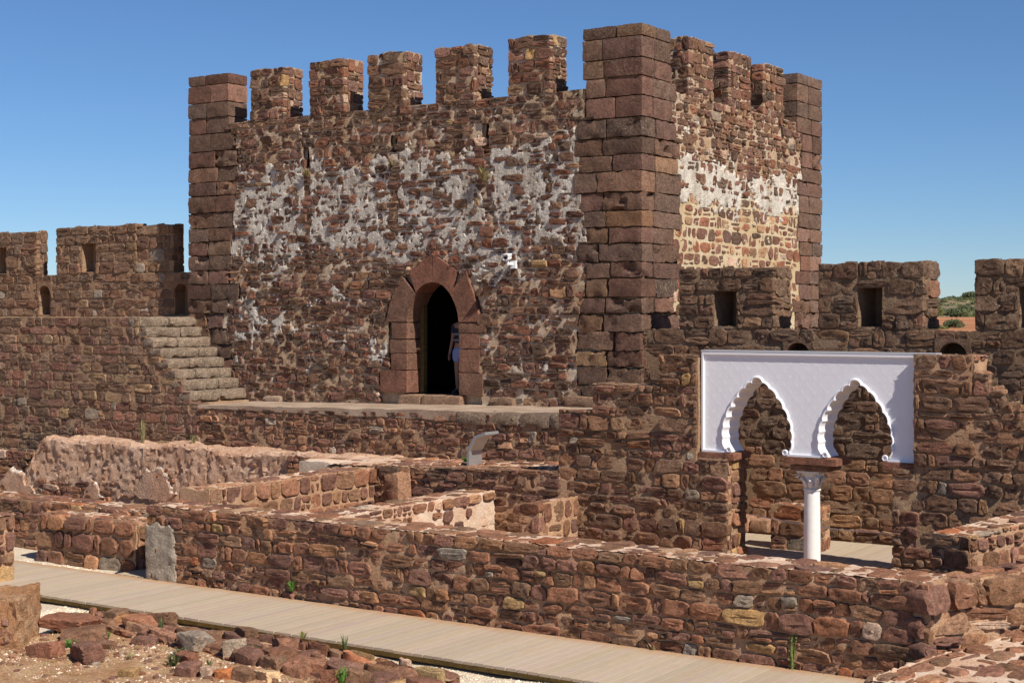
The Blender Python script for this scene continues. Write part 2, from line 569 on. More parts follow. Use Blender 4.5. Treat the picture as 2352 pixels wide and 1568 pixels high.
def stone_mesh(O, A, B, Nn, quad, st, embed):
    """irregular stone with a bulging dressed face over the cell quad=(s,t) x4; returns area, verts, faces"""
    (a0, b0), (a1, b1), (a2, b2), (a3, b3) = quad     # lower left, lower right, upper right, upper left
    w = ((a1 - a0) + (a2 - a3)) / 2
    h = ((b3 - b0) + (b2 - b1)) / 2
    g = st['gap'] * U(0.55, 1.35)
    sx, sy = max(.45, 1 - g / w), max(.45, 1 - g / h)
    p = U(*st['p'])
    n = st['n'] if max(w, h) > .16 else max(8, st['n'] - 4)
    pr = U(*st['proud'])
    bev = min(st['bev'] * U(.7, 1.3), .3 * min(w, h))
    tx, ty = rng.gauss(0, st['tilt']), rng.gauss(0, st['tilt'])
    big = max(w, h) > .2
    rings = [(0.0, -embed), (0.0, pr * .5), (bev * .3, pr * .92), (bev * 1.1, pr)]
    if big:
        rings += [(min(w, h) * q_, pr * 1.02) for q_ in (.17, .3, .4)]
    seed = U(0, 50)
    vs, fs = [], []
    jr = [1 + U(-1, 1) * .055 for _ in range(n)]
    jo = [U(-.22, .22) for _ in range(n)]
    for ri, (ins, nz) in enumerate(rings):
        fx, fy = sx * max(.12, 1 - 2 * ins / w), sy * max(.12, 1 - 2 * ins / h)
        for i in range(n):
            th = 2 * math.pi * (i + .5 + jo[i]) / n
            c, s_ = math.cos(th), math.sin(th)
            r = (abs(c) ** p + abs(s_) ** p) ** (-1 / p)
            r *= jr[i] * (1 + .09 * noise.noise(Vector((c * 1.6 + seed, s_ * 1.6, seed))))
            q = r * c * fx * .5 + .5
            t = r * s_ * fy * .5 + .5
            aa = (a0 * (1 - q) + a1 * q) * (1 - t) + (a3 * (1 - q) + a2 * q) * t
            bb = (b0 * (1 - q) + b1 * q) * (1 - t) + (b3 * (1 - q) + b2 * q) * t
            P = O + A * aa + B * bb
            zz = nz
            if ri > 0:
                zz += (tx * (q - .5) * w + ty * (t - .5) * h) * (1 if ri > 1 else .5)
                zz += (noise.noise(P * 8 + Vector((seed, 0, 0))) + .6 * noise.noise(P * 19 + Vector((0, seed, 0))) + .5 * noise.noise(P * 41 + Vector((0, 0, seed)))) * st['rough'] * (1.0 if ri > 1 else .6)
            vs.append(P + Nn * zz)
    for ri in range(len(rings) - 1):
        for i in range(n):
            j = (i + 1) % n
            fs.append((ri * n + i, ri * n + j, (ri + 1) * n + j, (ri + 1) * n + i))
    q = t = .5
    ac, bc = (a0 + a1 + a2 + a3) / 4, (b0 + b1 + b2 + b3) / 4
    P = O + A * ac + B * bc
    vs.append(P + Nn * (pr * 1.04 + noise.noise(P * 9 + Vector((seed, 0, 0))) * st['rough'] * 2))
    k = (len(rings) - 1) * n
    for i in range(n):
        fs.append((k + i, k + (i + 1) % n, len(vs) - 1))
    return w * h, vs, fs


def val(f, s):
    return f(s) if callable(f) else f


def lay(wall, O, A, Nn, L, bot, top, st, pal, holes=(), skip=None, B=(0, 0, 1), embed=.08, parent=None, ends=(0, 0), tintfn=None, mort=None, mskip=None, level=None, mres=.042):
    """lay stones in wobbling courses over a face: O origin, A along, B up, Nn outwards"""
    O, A, B, Nn = Vector(O), Vector(A).normalized(), Vector(B), Vector(Nn).normalized()
    flip = A.cross(B).dot(Nn) < 0
    parent = parent or wall.root
    zlo = min(val(bot, L * i / 20) for i in range(21))
    zhi = max(val(top, L * i / 20) for i in range(21))
    cuts = [zlo]
    while cuts[-1] < zhi - st['h'][0] * .6:
        cuts.append(cuts[-1] + U(*st['h']))
    if len(cuts) > 2 and zhi - cuts[-2] < st['h'][0] * .7:
        cuts.pop()
    k_ = (zhi - zlo) / (cuts[-1] - zlo)
    cuts = [zlo + (c_ - zlo) * k_ for c_ in cuts]
    sd = U(0, 100)

    def line(k, s):
        if k == 0 or k == len(cuts) - 1:
            return cuts[k]
        return cuts[k] + st['wob'] * noise.noise(Vector((s * 1.4 + sd, k * 5.3, sd)))

    def place(q, depth=0):
        q = [list(c) for c in q]
        lo_, hi_ = min(c[0] for c in q), max(c[0] for c in q)
        tp = [val(top, lo_ + (hi_ - lo_) * i / 6 + (1e-4 if i == 0 else -1e-4 if i == 6 else 0)) for i in range(7)]
        js_ = max(range(6), key=lambda i: abs(tp[i + 1] - tp[i]))
        if abs(tp[js_ + 1] - tp[js_]) > .08 and depth < 4 and max(c[1] for c in q) > min(tp):
            la, lb_ = lo_ + (hi_ - lo_) * js_ / 6 + 1e-4, lo_ + (hi_ - lo_) * (js_ + 1) / 6 - 1e-4
            ta = val(top, la)
            for _ in range(8):
                m_ = (la + lb_) / 2
                if abs(val(top, m_) - ta) < .05: la = m_
                else: lb_ = m_
            cl = lambda e, a, b: min(max(e, a), b)
            place([(min(c[0], la), c[1]) for c in q], depth + 1)
            place([(max(c[0], lb_), c[1]) for c in q], depth + 1)
            return
        for c in q:
            c[1] = max(min(c[1], min(tp) if max(tp) - min(tp) > .12 else val(top, c[0])), val(bot, c[0]))
        for h in holes:
            s0, s1 = min(q[0][0], q[3][0]), max(q[1][0], q[2][0])
            z0, z1 = min(q[0][1], q[1][1]), max(q[2][1], q[3][1])
            if s1 <= h[0] or s0 >= h[1] or z1 <= h[2] or z0 >= h[3]:
                continue
            opts = [((h[0] - s0) * (z1 - z0), 0), ((s1 - h[1]) * (z1 - z0), 1), ((h[2] - z0) * (s1 - s0), 2), ((z1 - h[3]) * (s1 - s0), 3)]
            a, w = max(opts)
            if a < .004: return
            for c in q:
                if w == 0: c[0] = min(c[0], h[0])
                if w == 1: c[0] = max(c[0], h[1])
                if w == 2: c[1] = min(c[1], h[2])
                if w == 3: c[1] = max(c[1], h[3])
        w = ((q[1][0] - q[0][0]) + (q[2][0] - q[3][0])) / 2
        hh = ((q[3][1] - q[0][1]) + (q[2][1] - q[1][1])) / 2
        if w < .045 or hh < .035 or min(q[1][0] - q[0][0], q[2][0] - q[3][0]) < .03: return
        cs, cz = sum(c[0] for c in q) / 4, sum(c[1] for c in q) / 4
        if skip and skip(cs, cz): return
        a, v, f = stone_mesh(O, A, B, Nn, q, st, embed)
        if flip: f = [x[::-1] for x in f]
        t = pick(pal)
        if tintfn: t = tintfn(t, cs, cz)
        wall.stones.append((a, v, f, t, parent))

    mort = mort or wall.mortar
    if mort is not None:
        # crumbling mortar that fills the joints and laps over some of the stone edges
        lv = st['level'] if level is None else level
        am = st['mamp']
        nx, ny = max(2, int(L / mres)), max(2, int((zhi - zlo) / mres))
        idx, vs, fs = {}, [], []

        def vid(i, j):
            if (i, j) not in idx:
                s_, z_ = L * i / nx, zlo + (zhi - zlo) * j / ny
                P = O + A * s_ + B * z_
                hh = lv + am * (.6 * noise.noise(P * 2.1 + Vector((sd, 0, 0))) + .75 * noise.noise(P * 7.3) + .6 * noise.noise(P * 17.0) + .5 * noise.noise(P * 39.0))
                P = P + Nn * hh + (A * noise.noise(P * 23) + B * noise.noise(P * 23 + Vector((5, 5, 5)))) * mres * .5
                vs.append(P)
                idx[(i, j)] = len(vs) - 1
            return idx[(i, j)]
        for i in range(nx):
            s_ = L * (i + .5) / nx
            tz, bz = val(top, s_), val(bot, s_)
            for j in range(ny):
                z_ = zlo + (zhi - zlo) * (j + .5) / ny
                if z_ > tz - .015 or z_ < bz: continue
                if any(h[0] < s_ < h[1] and h[2] < z_ < h[3] for h in holes): continue
                if mskip and mskip(s_, z_): continue
                fs.append((vid(i, j), vid(i + 1, j), vid(i + 1, j + 1), vid(i, j + 1)))
        if fs:
            mesh_obj('mortar', vs, [q[::-1] for q in fs] if flip else fs, mort, parent, sharp=.8)
    for k in range(len(cuts) - 1):
        hc = cuts[k + 1] - cuts[k]
        s = -U(0, st['w'][1] * .8)
        js = []
        while s < L:
            js.append(s)
            s += U(*st['w']) * (1.0 if rng.random() > st['fill'] else .5)
        js = [x for x in js if st['w'][0] * .45 < x < L - st['w'][0] * .45]
        js = [-ends[0]] + js + [L + ends[1]]
        sk = [(U(-1, 1) * st['jit'] if 0 < i < len(js) - 1 else 0) for i in range(len(js))]
        for i in range(len(js) - 1):
            a0, a1, a3, a2 = js[i], js[i + 1], js[i] + sk[i], js[i + 1] + sk[i + 1]
            q = [(a0, line(k, a0)), (a1, line(k, a1)), (a2, line(k + 1, a2)), (a3, line(k + 1, a3))]
            r = rng.random()
            if r < st['split'] and hc > .13:
                f = U(.35, .65)
                m0 = (q[0][0] * (1 - f) + q[3][0] * f, q[0][1] * (1 - f) + q[3][1] * f + U(-.015, .015))
                m1 = (q[1][0] * (1 - f) + q[2][0] * f, q[1][1] * (1 - f) + q[2][1] * f + U(-.015, .015))
                if rng.random() < .5 and a1 - a0 > .22:
                    g = U(.35, .65)
                    mm0 = (q[0][0] * (1 - g) + q[1][0] * g, q[0][1] * (1 - g) + q[1][1] * g)
                    mm1 = (m0[0] * (1 - g) + m1[0] * g, m0[1] * (1 - g) + m1[1] * g)
                    place([q[0], mm0, mm1, m0])
                    place([mm0, q[1], m1, mm1])
                else:
                    place([q[0], q[1], m1, m0])
                place([m0, m1, q[2], q[3]])
            else:
                place(q)


def block(parent, name, x0, x1, y0, y1, z0, z1, tint, res=.13, amp=.008, rc=.02, rot=None, origin=None, erode=0.0):
    sd = U(0, 60)
    v, f = rough_box(x0, x1, y0, y1, z0, z1, min(res, .075), amp, rot, origin, None, rc, None, sd, False)
    v = [tuple(Vector(q) + nv(q, 19, sd) * (.005 + amp * .22)) for q in v]
    if erode:   # hollows weathered into the sandstone
        c_ = Vector(((x0 + x1) / 2, (y0 + y1) / 2, (z0 + z1) / 2))
        v = [tuple(Vector(q) + (c_ - Vector(q)).normalized() * (erode * max(0, noise.noise(Vector((q[0] * 4.5 + sd, q[1] * 4.5, q[2] * 7))) + .35 * noise.noise(Vector((q[0] * 13, q[1] * 13 + sd, q[2] * 16))) - .08))) for q in v]
    return mesh_obj(name, v, f, M_STONE, parent, None, True, tint)


def height_sheet(O, A, B, Nn, L, W, res, hfn, cut):
    """sheet over a face whose height over the face is hfn(s,t); cells under cut are left away"""
    O, A, B, Nn = Vector(O), Vector(A), Vector(B), Vector(Nn)
    nx, ny = int(L / res), int(W / res)
    hs = [[hfn(L * i / nx, W * j / ny) for j in range(ny + 1)] for i in range(nx + 1)]
    idx, vs, fs = {}, [], []

    def vid(i, j):
        if (i, j) not in idx:
            P = O + A * (L * i / nx) + B * (W * j / ny) + Nn * hs[i][j]
            P = P + (A * noise.noise(P * 14) + B * noise.noise(P * 14 + Vector((9, 9, 9)))) * res * .5
            vs.append(P)
            idx[(i, j)] = len(vs) - 1
        return idx[(i, j)]
    flip = A.cross(B).dot(Nn) < 0
    for i in range(nx):
        for j in range(ny):
            if max(hs[i][j], hs[i + 1][j], hs[i][j + 1], hs[i + 1][j + 1]) < cut: continue
            f = (vid(i, j), vid(i + 1, j), vid(i + 1, j + 1), vid(i, j + 1))
            fs.append(f[::-1] if flip else f)
    return vs, fs


def fbm(p, s, o=4):
    p = Vector(p) * s
    return noise.fractal(p, .9, 2.1, o)


def sstep(a, b, x):
    t = min(1, max(0, (x - a) / (b - a)))
    return t * t * (3 - 2 * t)


def rock_mesh(c, size, rot, rr_, sub=4, cuts=9, rough=.035):
    bm = bmesh.new()
    bmesh.ops.create_icosphere(bm, subdivisions=sub, radius=1)
    planes = []
    for a in ((1, 0, 0), (-1, 0, 0), (0, 1, 0), (0, -1, 0), (0, 0, 1), (0, 0, -1)):
        planes.append(((Vector(a) + Vector((rr_.gauss(0, .11), rr_.gauss(0, .11), rr_.gauss(0, .11)))).normalized(), rr_.uniform(.72, .85)))
    for _ in range(cuts):
        planes.append((Vector((rr_.gauss(0, 1), rr_.gauss(0, 1), rr_.gauss(0, 1))).normalized(), rr_.uniform(.92, 1.15)))
    sd = rr_.uniform(0, 40)
    M = Matrix.Rotation(rot, 3, 'Z') @ Matrix.Rotation(rr_.gauss(0, .12), 3, 'X') @ Matrix.Rotation(rr_.gauss(0, .12), 3, 'Y')
    vs = []
    for v in bm.verts:
        d = v.co.normalized()
        r = min(1.45, min(k / max(d.dot(n_), 1e-3) for n_, k in planes if d.dot(n_) > .02))
        r *= 1 + rough * noise.noise(d * 2.6 + Vector((sd, 0, 0))) + rough * .5 * noise.noise(d * 7 + Vector((sd, 3, 0)))
        p = M @ Vector((d.x * r * size[0], d.y * r * size[1], d.z * r * size[2]))
        vs.append((p.x + c[0], p.y + c[1], p.z + c[2]))
    fs = [tuple(v.index for v in f.verts) for f in bm.faces]
    bm.free()
    return vs, fs



# ================================================================== SETTING: ground, gravel, dirt, far hill
def grid_sheet(name, x0, x1, y0, y1, res, hfn, mat, kind='structure'):
    nx, ny = max(1, int((x1 - x0) / res)), max(1, int((y1 - y0) / res))
    vs = []
    for j in range(ny + 1):
        for i in range(nx + 1):
            x, y = x0 + (x1 - x0) * i / nx, y0 + (y1 - y0) * j / ny
            vs.append((x, y, hfn(x, y)))
    fs = [(j * (nx + 1) + i, j * (nx + 1) + i + 1, (j + 1) * (nx + 1) + i + 1, (j + 1) * (nx + 1) + i) for j in range(ny) for i in range(nx)]
    return tag(mesh_obj(name, vs, fs, mat, None, (0, 0, 0)), kind=kind)


g = MB()
g.add([(-1800, -1800, -.42), (1800, -1800, -.42), (1800, 1800, -.42), (-1800, 1800, -.42)], [(0, 1, 2, 3)])
tag(g.build('ground', M_GROUND, centre=(0, 0, 0)), kind='structure')


def gravel_h(x, y):
    return -.125 + .03 * noise.noise(Vector((x * 1.1, y * 1.1, 0))) + .012 * noise.noise(Vector((x * 6, y * 6, 3)))


grid_sheet('gravel_path', -26, -2.5, 9.5, 18.2, .16, gravel_h, M_GRAVEL)


def dirt_mask(x, y):
    # the earth inside the ruined footing; it dips under the gravel at its rim
    edge = -10.55 + .55 * (13.4 - y) * .6 + .25 * noise.noise(Vector((x, y * 2, 1)))
    m = sstep(edge + .35, edge - .25, x) * sstep(14.0, 13.55, y)
    m *= sstep(-16.2, -15.7, x)
    return m


def dirt_h(x, y):
    b = -.05 + .06 * noise.noise(Vector((x * .8, y * .8, 5))) + .03 * noise.noise(Vector((x * 3, y * 3, 8))) + .012 * noise.noise(Vector((x * 11, y * 11, 2)))
    return -.3 + (b + .3) * dirt_mask(x, y)


grid_sheet('earth_floor', -16.4, -8.5, 9.5, 14.2, .06, dirt_h, M_DIRT)
grid_sheet('courtyard_floor', -13.2, -4.0, 20.9, 24.2, .2, lambda x, y: .06 + .02 * noise.noise(Vector((x * 2, y * 2, 0))), M_DIRT)
grid_sheet('rubble_floor', -23, -4.5, 16.9, 22.4, .25, lambda x, y: .12 + .05 * noise.noise(Vector((x, y, 0))) - .4 * sstep(-18.2, -18.8, x) * sstep(18.5, 17.6, y), M_DIRT)

# far hill with a red field, seen through the gap between the battlements
FD = Vector((-0.319, 0.948, 0)).normalized()
FR = Vector((FD.y, -FD.x, 0))


def far_h(d, l):
    z = 2.75 + .003 * (d - 120)
    rise = sstep(295, 560, d) * (3.6 + .034 * (l + 20) + 1.2 * noise.noise(Vector((l * .02, d * .01, 0))))
    return z + rise - 3.2 * sstep(120, 70, d)


def far_grid(name, d0, d1, l0, l1, rd, rl, mat, dz=0.0):
    nd, nl = int((d1 - d0) / rd), int((l1 - l0) / rl)
    vs = []
    for i in range(nd + 1):
        for j in range(nl + 1):
            d, l = d0 + (d1 - d0) * i / nd, l0 + (l1 - l0) * j / nl
            p = FD * d + FR * l
            vs.append((p.x, p.y, far_h(d, l) + dz))
    fs = [(i * (nl + 1) + j, i * (nl + 1) + j + 1, (i + 1) * (nl + 1) + j + 1, (i + 1) * (nl + 1) + j) for i in range(nd) for j in range(nl)]
    return tag(mesh_obj(name, vs, fs, mat, None, (0, 0, 0)), kind='structure')


far_grid('hill', 70, 760, -260, 260, 10, 10, M_HILL)
far_grid('ploughed_field', 112, 297, -200, 200, 8, 10, M_FIELD, .06)


def leaf_cloud(mb, c, rx, rz, n, size, cols, r):
    for _ in range(n):
        th, u = r.uniform(0, 6.283), r.uniform(-.25, 1)
        rr = math.sqrt(max(0, 1 - max(0, u) ** 2)) * r.uniform(.45, 1.0) ** .5
        rr *= 1 + .25 * noise.noise(Vector((math.cos(th) * 1.5 + c[0], math.sin(th) * 1.5, u * 2)))
        p = Vector((c[0] + rx * rr * math.cos(th), c[1] + rx * rr * math.sin(th), c[2] + rz * (.25 + .75 * u * r.uniform(.7, 1.05))))
        a = Vector((r.gauss(0, 1), r.gauss(0, 1), r.gauss(0, 1))).normalized()
        b = a.orthogonal().normalized()
        s = size * r.uniform(.5, 1.2)
        k = r.choice(cols)
        f = r.uniform(.7, 1.3)
        mb.add([p - a * s, p + b * s * .6, p + a * s, p - b * s * .6], [(0, 1, 2, 3)], (k[0] * f, k[1] * f, k[2] * f, 1))


GREENS = [(.055, .075, .025), (.07, .085, .03), (.09, .095, .035), (.045, .06, .03)]
OLIVE = [(.13, .13, .04), (.11, .12, .035), (.09, .10, .03)]
r2 = random.Random(11)
mb = MB()
for i in range(900):
    d, l = r2.uniform(302, 570), r2.uniform(-170, 170) * (1 if i % 4 == 0 else .2)
    p = FD * d + FR * l
    s = r2.uniform(.5, 1.5)
    leaf_cloud(mb, (p.x, p.y, far_h(d, l) - .3), s, s * .8, 40, s * .28, GREENS if r2.random() < .75 else OLIVE, r2)
tag(mb.build('hillside_scrub', M_LEAF), 'dark green scrub covering the far hillside', 'scrub', kind='stuff')


def tree(name, d, l, rx, rz, cols, label, group=None):
    p = FD * d + FR * l
    z = far_h(d, l)
    t = empty(name, (p.x, p.y, z), label, 'shrub', group)
    m = MB()
    m.tube([(p.x, p.y, z - .2), (p.x + .1, p.y, z + rz * .5), (p.x + .3, p.y, z + rz * .9)], [rx * .08, rx * .06, rx * .02], 6, (.12, .08, .05, 1))
    for a in range(4):
        th = a * 1.6 + .4
        m.tube([(p.x, p.y, z + rz * .3), (p.x + rx * .5 * math.cos(th), p.y + rx * .5 * math.sin(th), z + rz * .75)], [rx * .04, rx * .015], 5, (.12, .08, .05, 1))
    m.build('trunk', M_LEAF, t)
    m = MB()
    for q in range(7):
        th = q * 2.4
        o = rx * .5 * (q > 0)
        leaf_cloud(m, (p.x + o * math.cos(th), p.y + o * math.sin(th), z + rz * (.1 + .12 * (q % 3))), rx * .6, rz * .7, 110, rx * .12, cols, r2)
    m.build('crown', M_LEAF, t)


tree('shrub_tree', 290, -2.5, 1.5, 1.7, OLIVE, 'yellow green bushy tree at the edge of the far red field, left in the gap')
tree('shrub_tree', 292, 0.6, 1.7, 2.2, OLIVE, 'tallest rounded tree at the far edge of the red field')
tree('shrub_tree', 286, 4.2, 2.0, 1.5, GREENS, 'low wide dark tree behind the red field, right in the gap')
tree('shrub_tree', 520, 12.0, 2.6, 2.2, GREENS, 'dark rounded tree on the crest of the far hill')
tree('shrub_bush', 128, 1.7, .8, .75, GREENS, 'dark green bush in front of the red field beside the dark merlon')
tree('shrub_bush', 122, 0.5, .8, .3, OLIVE, 'low olive bush just above the wall in the gap')
p = FD * 560 + FR * -9
m = MB()
m.box(p.x - 5, p.x + 5, p.y - 3, p.y + 3, 7.0, 8.3)
hb = m.build('farm_building', M_CAMW)
tag(hb, 'tiny long white building on the skyline of the far hill', 'building')
m = MB()
m.box(p.x - 5.3, p.x + 5.3, p.y - 3.3, p.y + 3.3, 8.302, 8.5)
m.build('roof', M_CAMW, hb)

# ================================================================== TOWER
TX0, TX1, TY, TY1 = -24.68, -13.33, 23.9, 32.08
ZB, ZC, ZT = 2.0, 8.12, 9.21
tower = empty('castle_tower', ((TX0 + TX1) / 2, 28, ZB), 'square red sandstone tower with battlements and a pointed doorway', 'tower')
tw = Wall(tower)
door_c, door_w, spring, apex = -17.98, .635, 3.82, 4.62


def in_door(x, z, grow=0.0):
    if abs(x - door_c) > door_w + grow or z < 2.2: return False
    if z <= spring: return True
    t = (z - spring) / (apex - spring + grow)
    return t < 1 and abs(x - door_c) < (door_w + grow) * math.sqrt(max(0, 1 - t ** 1.7))


SLOTS = [(-21.32, -21.2, 7.0, 7.5), (-19.0, -18.9, 7.2, 7.55), (-16.78, -16.66, 7.05, 7.62)]


def tower_cores():
    # front sheet with the doorway and the drain slots left open
    def sheet(O, A, Nn, L, z0, z1, res, skip=None, extra=(), amp=.025):
        O, A, Nn = Vector(O), Vector(A), Vector(Nn)
        ss, zs = lines(0, L, res, extra), lines(z0, z1, res)
        idx, vs, fs = {}, [], []

        def vid(i, k):
            if (i, k) not in idx:
                P = O + A * ss[i] + Vector((0, 0, zs[k]))
                vs.append(P + rough_offset(P, amp))
                idx[(i, k)] = len(vs) - 1
            return idx[(i, k)]
        for i in range(len(ss) - 1):
            for k in range(len(zs) - 1):
                if skip and skip(O.x + A.x * (ss[i] + ss[i + 1]) / 2, (zs[k] + zs[k + 1]) / 2): continue
                fs.append((vid(i, k), vid(i + 1, k), vid(i + 1, k + 1), vid(i, k + 1)))
        return vs, fs
    v, f = sheet((TX0, TY + .09, 0), (1, 0, 0), (0, -1, 0), TX1 - TX0, ZB - .2, ZC, .1,
                 lambda x, z: in_door(x, z, .12) or any(a < x < b and c < z < d for a, b, c, d in SLOTS), [s - TX0 for q in SLOTS for s in q[:2]])
    mesh_obj('front_wall', v, f, M_TOWER, tower)
    m = MB()
    # upper and lower half of the right face have different mortar
    v, f = sheet((TX1 - .09, TY + .09, 0), (0, 1, 0), (1, 0, 0), TY1 - TY - .1, 6.4, ZC, .12)
    mesh_obj('side_wall', v, f, M_TOWER, tower)
    v, f = sheet((TX1 - .09, TY + .09, 0), (0, 1, 0), (1, 0, 0), TY1 - TY - .1, ZB - .2, 6.4, .12, None, (), .018)
    mesh_obj('lower_side_wall', v, f, M_CREAM, tower)
    m.add([(TX0, TY + .02, ZB - .2), (TX0, TY1, ZB - .2), (TX0, TY1, ZC), (TX0, TY + .02, ZC)], [(0, 3, 2, 1)])
    m.add([(TX0, TY1, ZB - .2), (TX1, TY1, ZB - .2), (TX1, TY1, ZC), (TX0, TY1, ZC)], [(0, 3, 2, 1)])
    m.build('rear_walls', M_TOWER, tower)
    m = MB()
    m.add([(TX0, TY - .01, ZC - .03), (TX1 - .01, TY - .01, ZC - .03), (TX1 - .01, TY1, ZC - .03), (TX0, TY1, ZC - .03)], [(0, 1, 2, 3)])
    m.build('roof_terrace', M_LEDGE, tower)
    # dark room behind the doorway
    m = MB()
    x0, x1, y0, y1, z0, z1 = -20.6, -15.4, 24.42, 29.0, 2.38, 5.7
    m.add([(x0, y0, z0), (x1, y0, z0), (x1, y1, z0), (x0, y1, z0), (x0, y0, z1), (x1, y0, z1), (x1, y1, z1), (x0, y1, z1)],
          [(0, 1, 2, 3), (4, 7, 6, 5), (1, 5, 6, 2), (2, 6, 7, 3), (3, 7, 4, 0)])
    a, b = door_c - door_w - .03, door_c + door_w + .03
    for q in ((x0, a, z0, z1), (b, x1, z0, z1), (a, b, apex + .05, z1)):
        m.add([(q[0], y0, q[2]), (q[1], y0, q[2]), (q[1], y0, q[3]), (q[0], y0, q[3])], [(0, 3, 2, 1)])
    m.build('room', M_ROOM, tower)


tower_cores()


def quoins():
    zs = [ZB + .05]
    while zs[-1] < ZT - .2:
        zs.append(zs[-1] + U(.29, .39))
    zs[-1] = ZT
    tabL, tabR, tabS, tabF = [], [], [], []
    gap = .009
    for i in range(len(zs) - 1):
        z0, z1 = zs[i] + gap / 2, zs[i + 1] - gap / 2
        up = z0 > ZC - .32
        er = .03 if z0 < 4.6 else (.016 if z0 < 7.2 else .006)
        pr = .032 + U(-.008, .012)
        er *= U(.6, 1.7)
        hol = lambda: (U(.06, .2) if rng.random() < (.75 if z0 < 4.4 else .45) else .03) if z0 < 7.3 else 0.0
        # left corner
        w = 1.19 if up else U(1.0, 1.5)
        a = U(.38, .62) * w
        d = .56 if up else .5
        block(tower, 'quoin_block', TX0 - .03, TX0 + a - gap / 2, TY - pr, TY + d, z0, z1, pick(P_QUOIN), .12, er, .02, erode=hol())
        block(tower, 'quoin_block', TX0 + a + gap / 2, TX0 + w, TY - pr, TY + d, z0, z1, pick(P_QUOIN), .12, er, .02, erode=hol())
        tabL.append((z0, z1, w))
        # near corner
        w = 1.21 if z0 > ZC - .02 else (1.45 if up and i % 2 else U(1.12, 1.42))
        s = 1.07 if z0 > ZC - .02 else U(1.1, 1.5)
        a = U(.4, .68) * w
        b = U(.4, .62) * s
        if a > .5 and b > .5: b = U(.38, .5)
        block(tower, 'quoin_block', TX1 - a + gap / 2, TX1 + .035, TY - pr, TY + b - gap / 2, z0, z1, pick(P_QUOIN), .12, er, .022, erode=hol())
        block(tower, 'quoin_block', TX1 - w, TX1 - a - gap / 2, TY - pr + U(-.008, .008), TY + .5, z0, z1, pick(P_QUOIN), .12, er, .022, erode=hol())
        block(tower, 'quoin_block', TX1 - .5, TX1 + .035 + U(-.01, .01), TY + b + gap / 2, TY + s, z0, z1, pick(P_QUOIN), .12, er, .022, erode=hol())
        tabR.append((z0, z1, w))
        tabS.append((z0, z1, s))
        # far corner
        s = 1.33 if up else U(1.0, 1.55)
        b = U(.4, .6) * s
        block(tower, 'quoin_block', TX1 - .5, TX1 + .035, TY1 - s, TY1 - b - gap / 2, z0, z1, pick(P_QUOIN), .13, er, .022, erode=hol())
        block(tower, 'quoin_block', TX1 - .5, TX1 + .035, TY1 - b + gap / 2, TY1 + .04, z0, z1, pick(P_QUOIN), .13, er, .022, erode=hol())
        tabF.append((z0, z1, s))
    # solid filling of the corner turrets above the wall head
    for x0, x1, y0, y1 in ((TX0 + .05, TX0 + 1.12, TY + .02, TY + .5), (TX1 - 1.15, TX1 - .05, TY + .02, TY + .5), (TX1 - .45, TX1 - .02, TY + .3, TY + 1.0), (TX1 - .45, TX1 - .02, TY1 - 1.25, TY1 - .04)):
        v, f = rough_box(x0, x1, y0, y1, ZC - .1, ZT - .02, .2, .005)
        mesh_obj('turret_core', v, f, M_TOWER, tower)
    return tabL, tabR, tabS, tabF


TL, TR, TS, TF = quoins()


def tw_at(tab, z):
    for a, b, w in tab:
        if a - .02 <= z <= b + .02: return w
    return 1.2


def frame_zone(x, z):
    # the doorway's dressed stones
    if z < 2.36 and abs(x - door_c) < 1.0: return True
    if z < 3.84: return -19.1 < x < -16.9 if z > 2.85 else -19.35 < x < -16.8
    if z > 5.16: return False
    t = (z - 3.84) / (5.16 - 3.84)
    return abs(x - door_c) < 1.15 * (1 - t ** 2.2) + .04


def front_skip(s, z):
    x = TX0 + s
    return s < tw_at(TL, z) + .02 or x > TX1 - tw_at(TR, z) - .02 or frame_zone(x, z) or any(a - .03 < x < b + .03 and c < z < d for a, b, c, d in SLOTS)


side_skip = lambda s, z: s < tw_at(TS, z) or s > TY1 - TY - tw_at(TF, z)


def tower_tint(t, s, z):
    # stones of the upper band are darker and lichen covered, some lower ones paler
    if z > 7.5: return (t[0] * .95, t[1] * .97, t[2] * .97, min(1, t[3] + .15))
    return t


lay(tw, (TX0, TY, 0), (1, 0, 0), (0, -1, 0), TX1 - TX0, ZB, lambda s: ZC + .04 * noise.noise(Vector((s * 2, 0, 0))), S_TOWER, P_TOWER, (), front_skip, embed=.07, tintfn=tower_tint, mort=M_TOWER, mskip=front_skip)
lay(tw, (TX1, TY, 0), (0, 1, 0), (1, 0, 0), TY1 - TY, 6.35, ZC, S_TOWER, P_TOWER, (), side_skip, embed=.07, mort=M_TOWER, mskip=side_skip, mres=.055)
lay(tw, (TX1, TY, 0), (0, 1, 0), (1, 0, 0), TY1 - TY, 3.3, 6.32, S_SMALLC, P_SMALL, (), side_skip, embed=.05, mort=M_CREAM, mskip=side_skip, mres=.055)
tw.limit = 330
tw.finish()


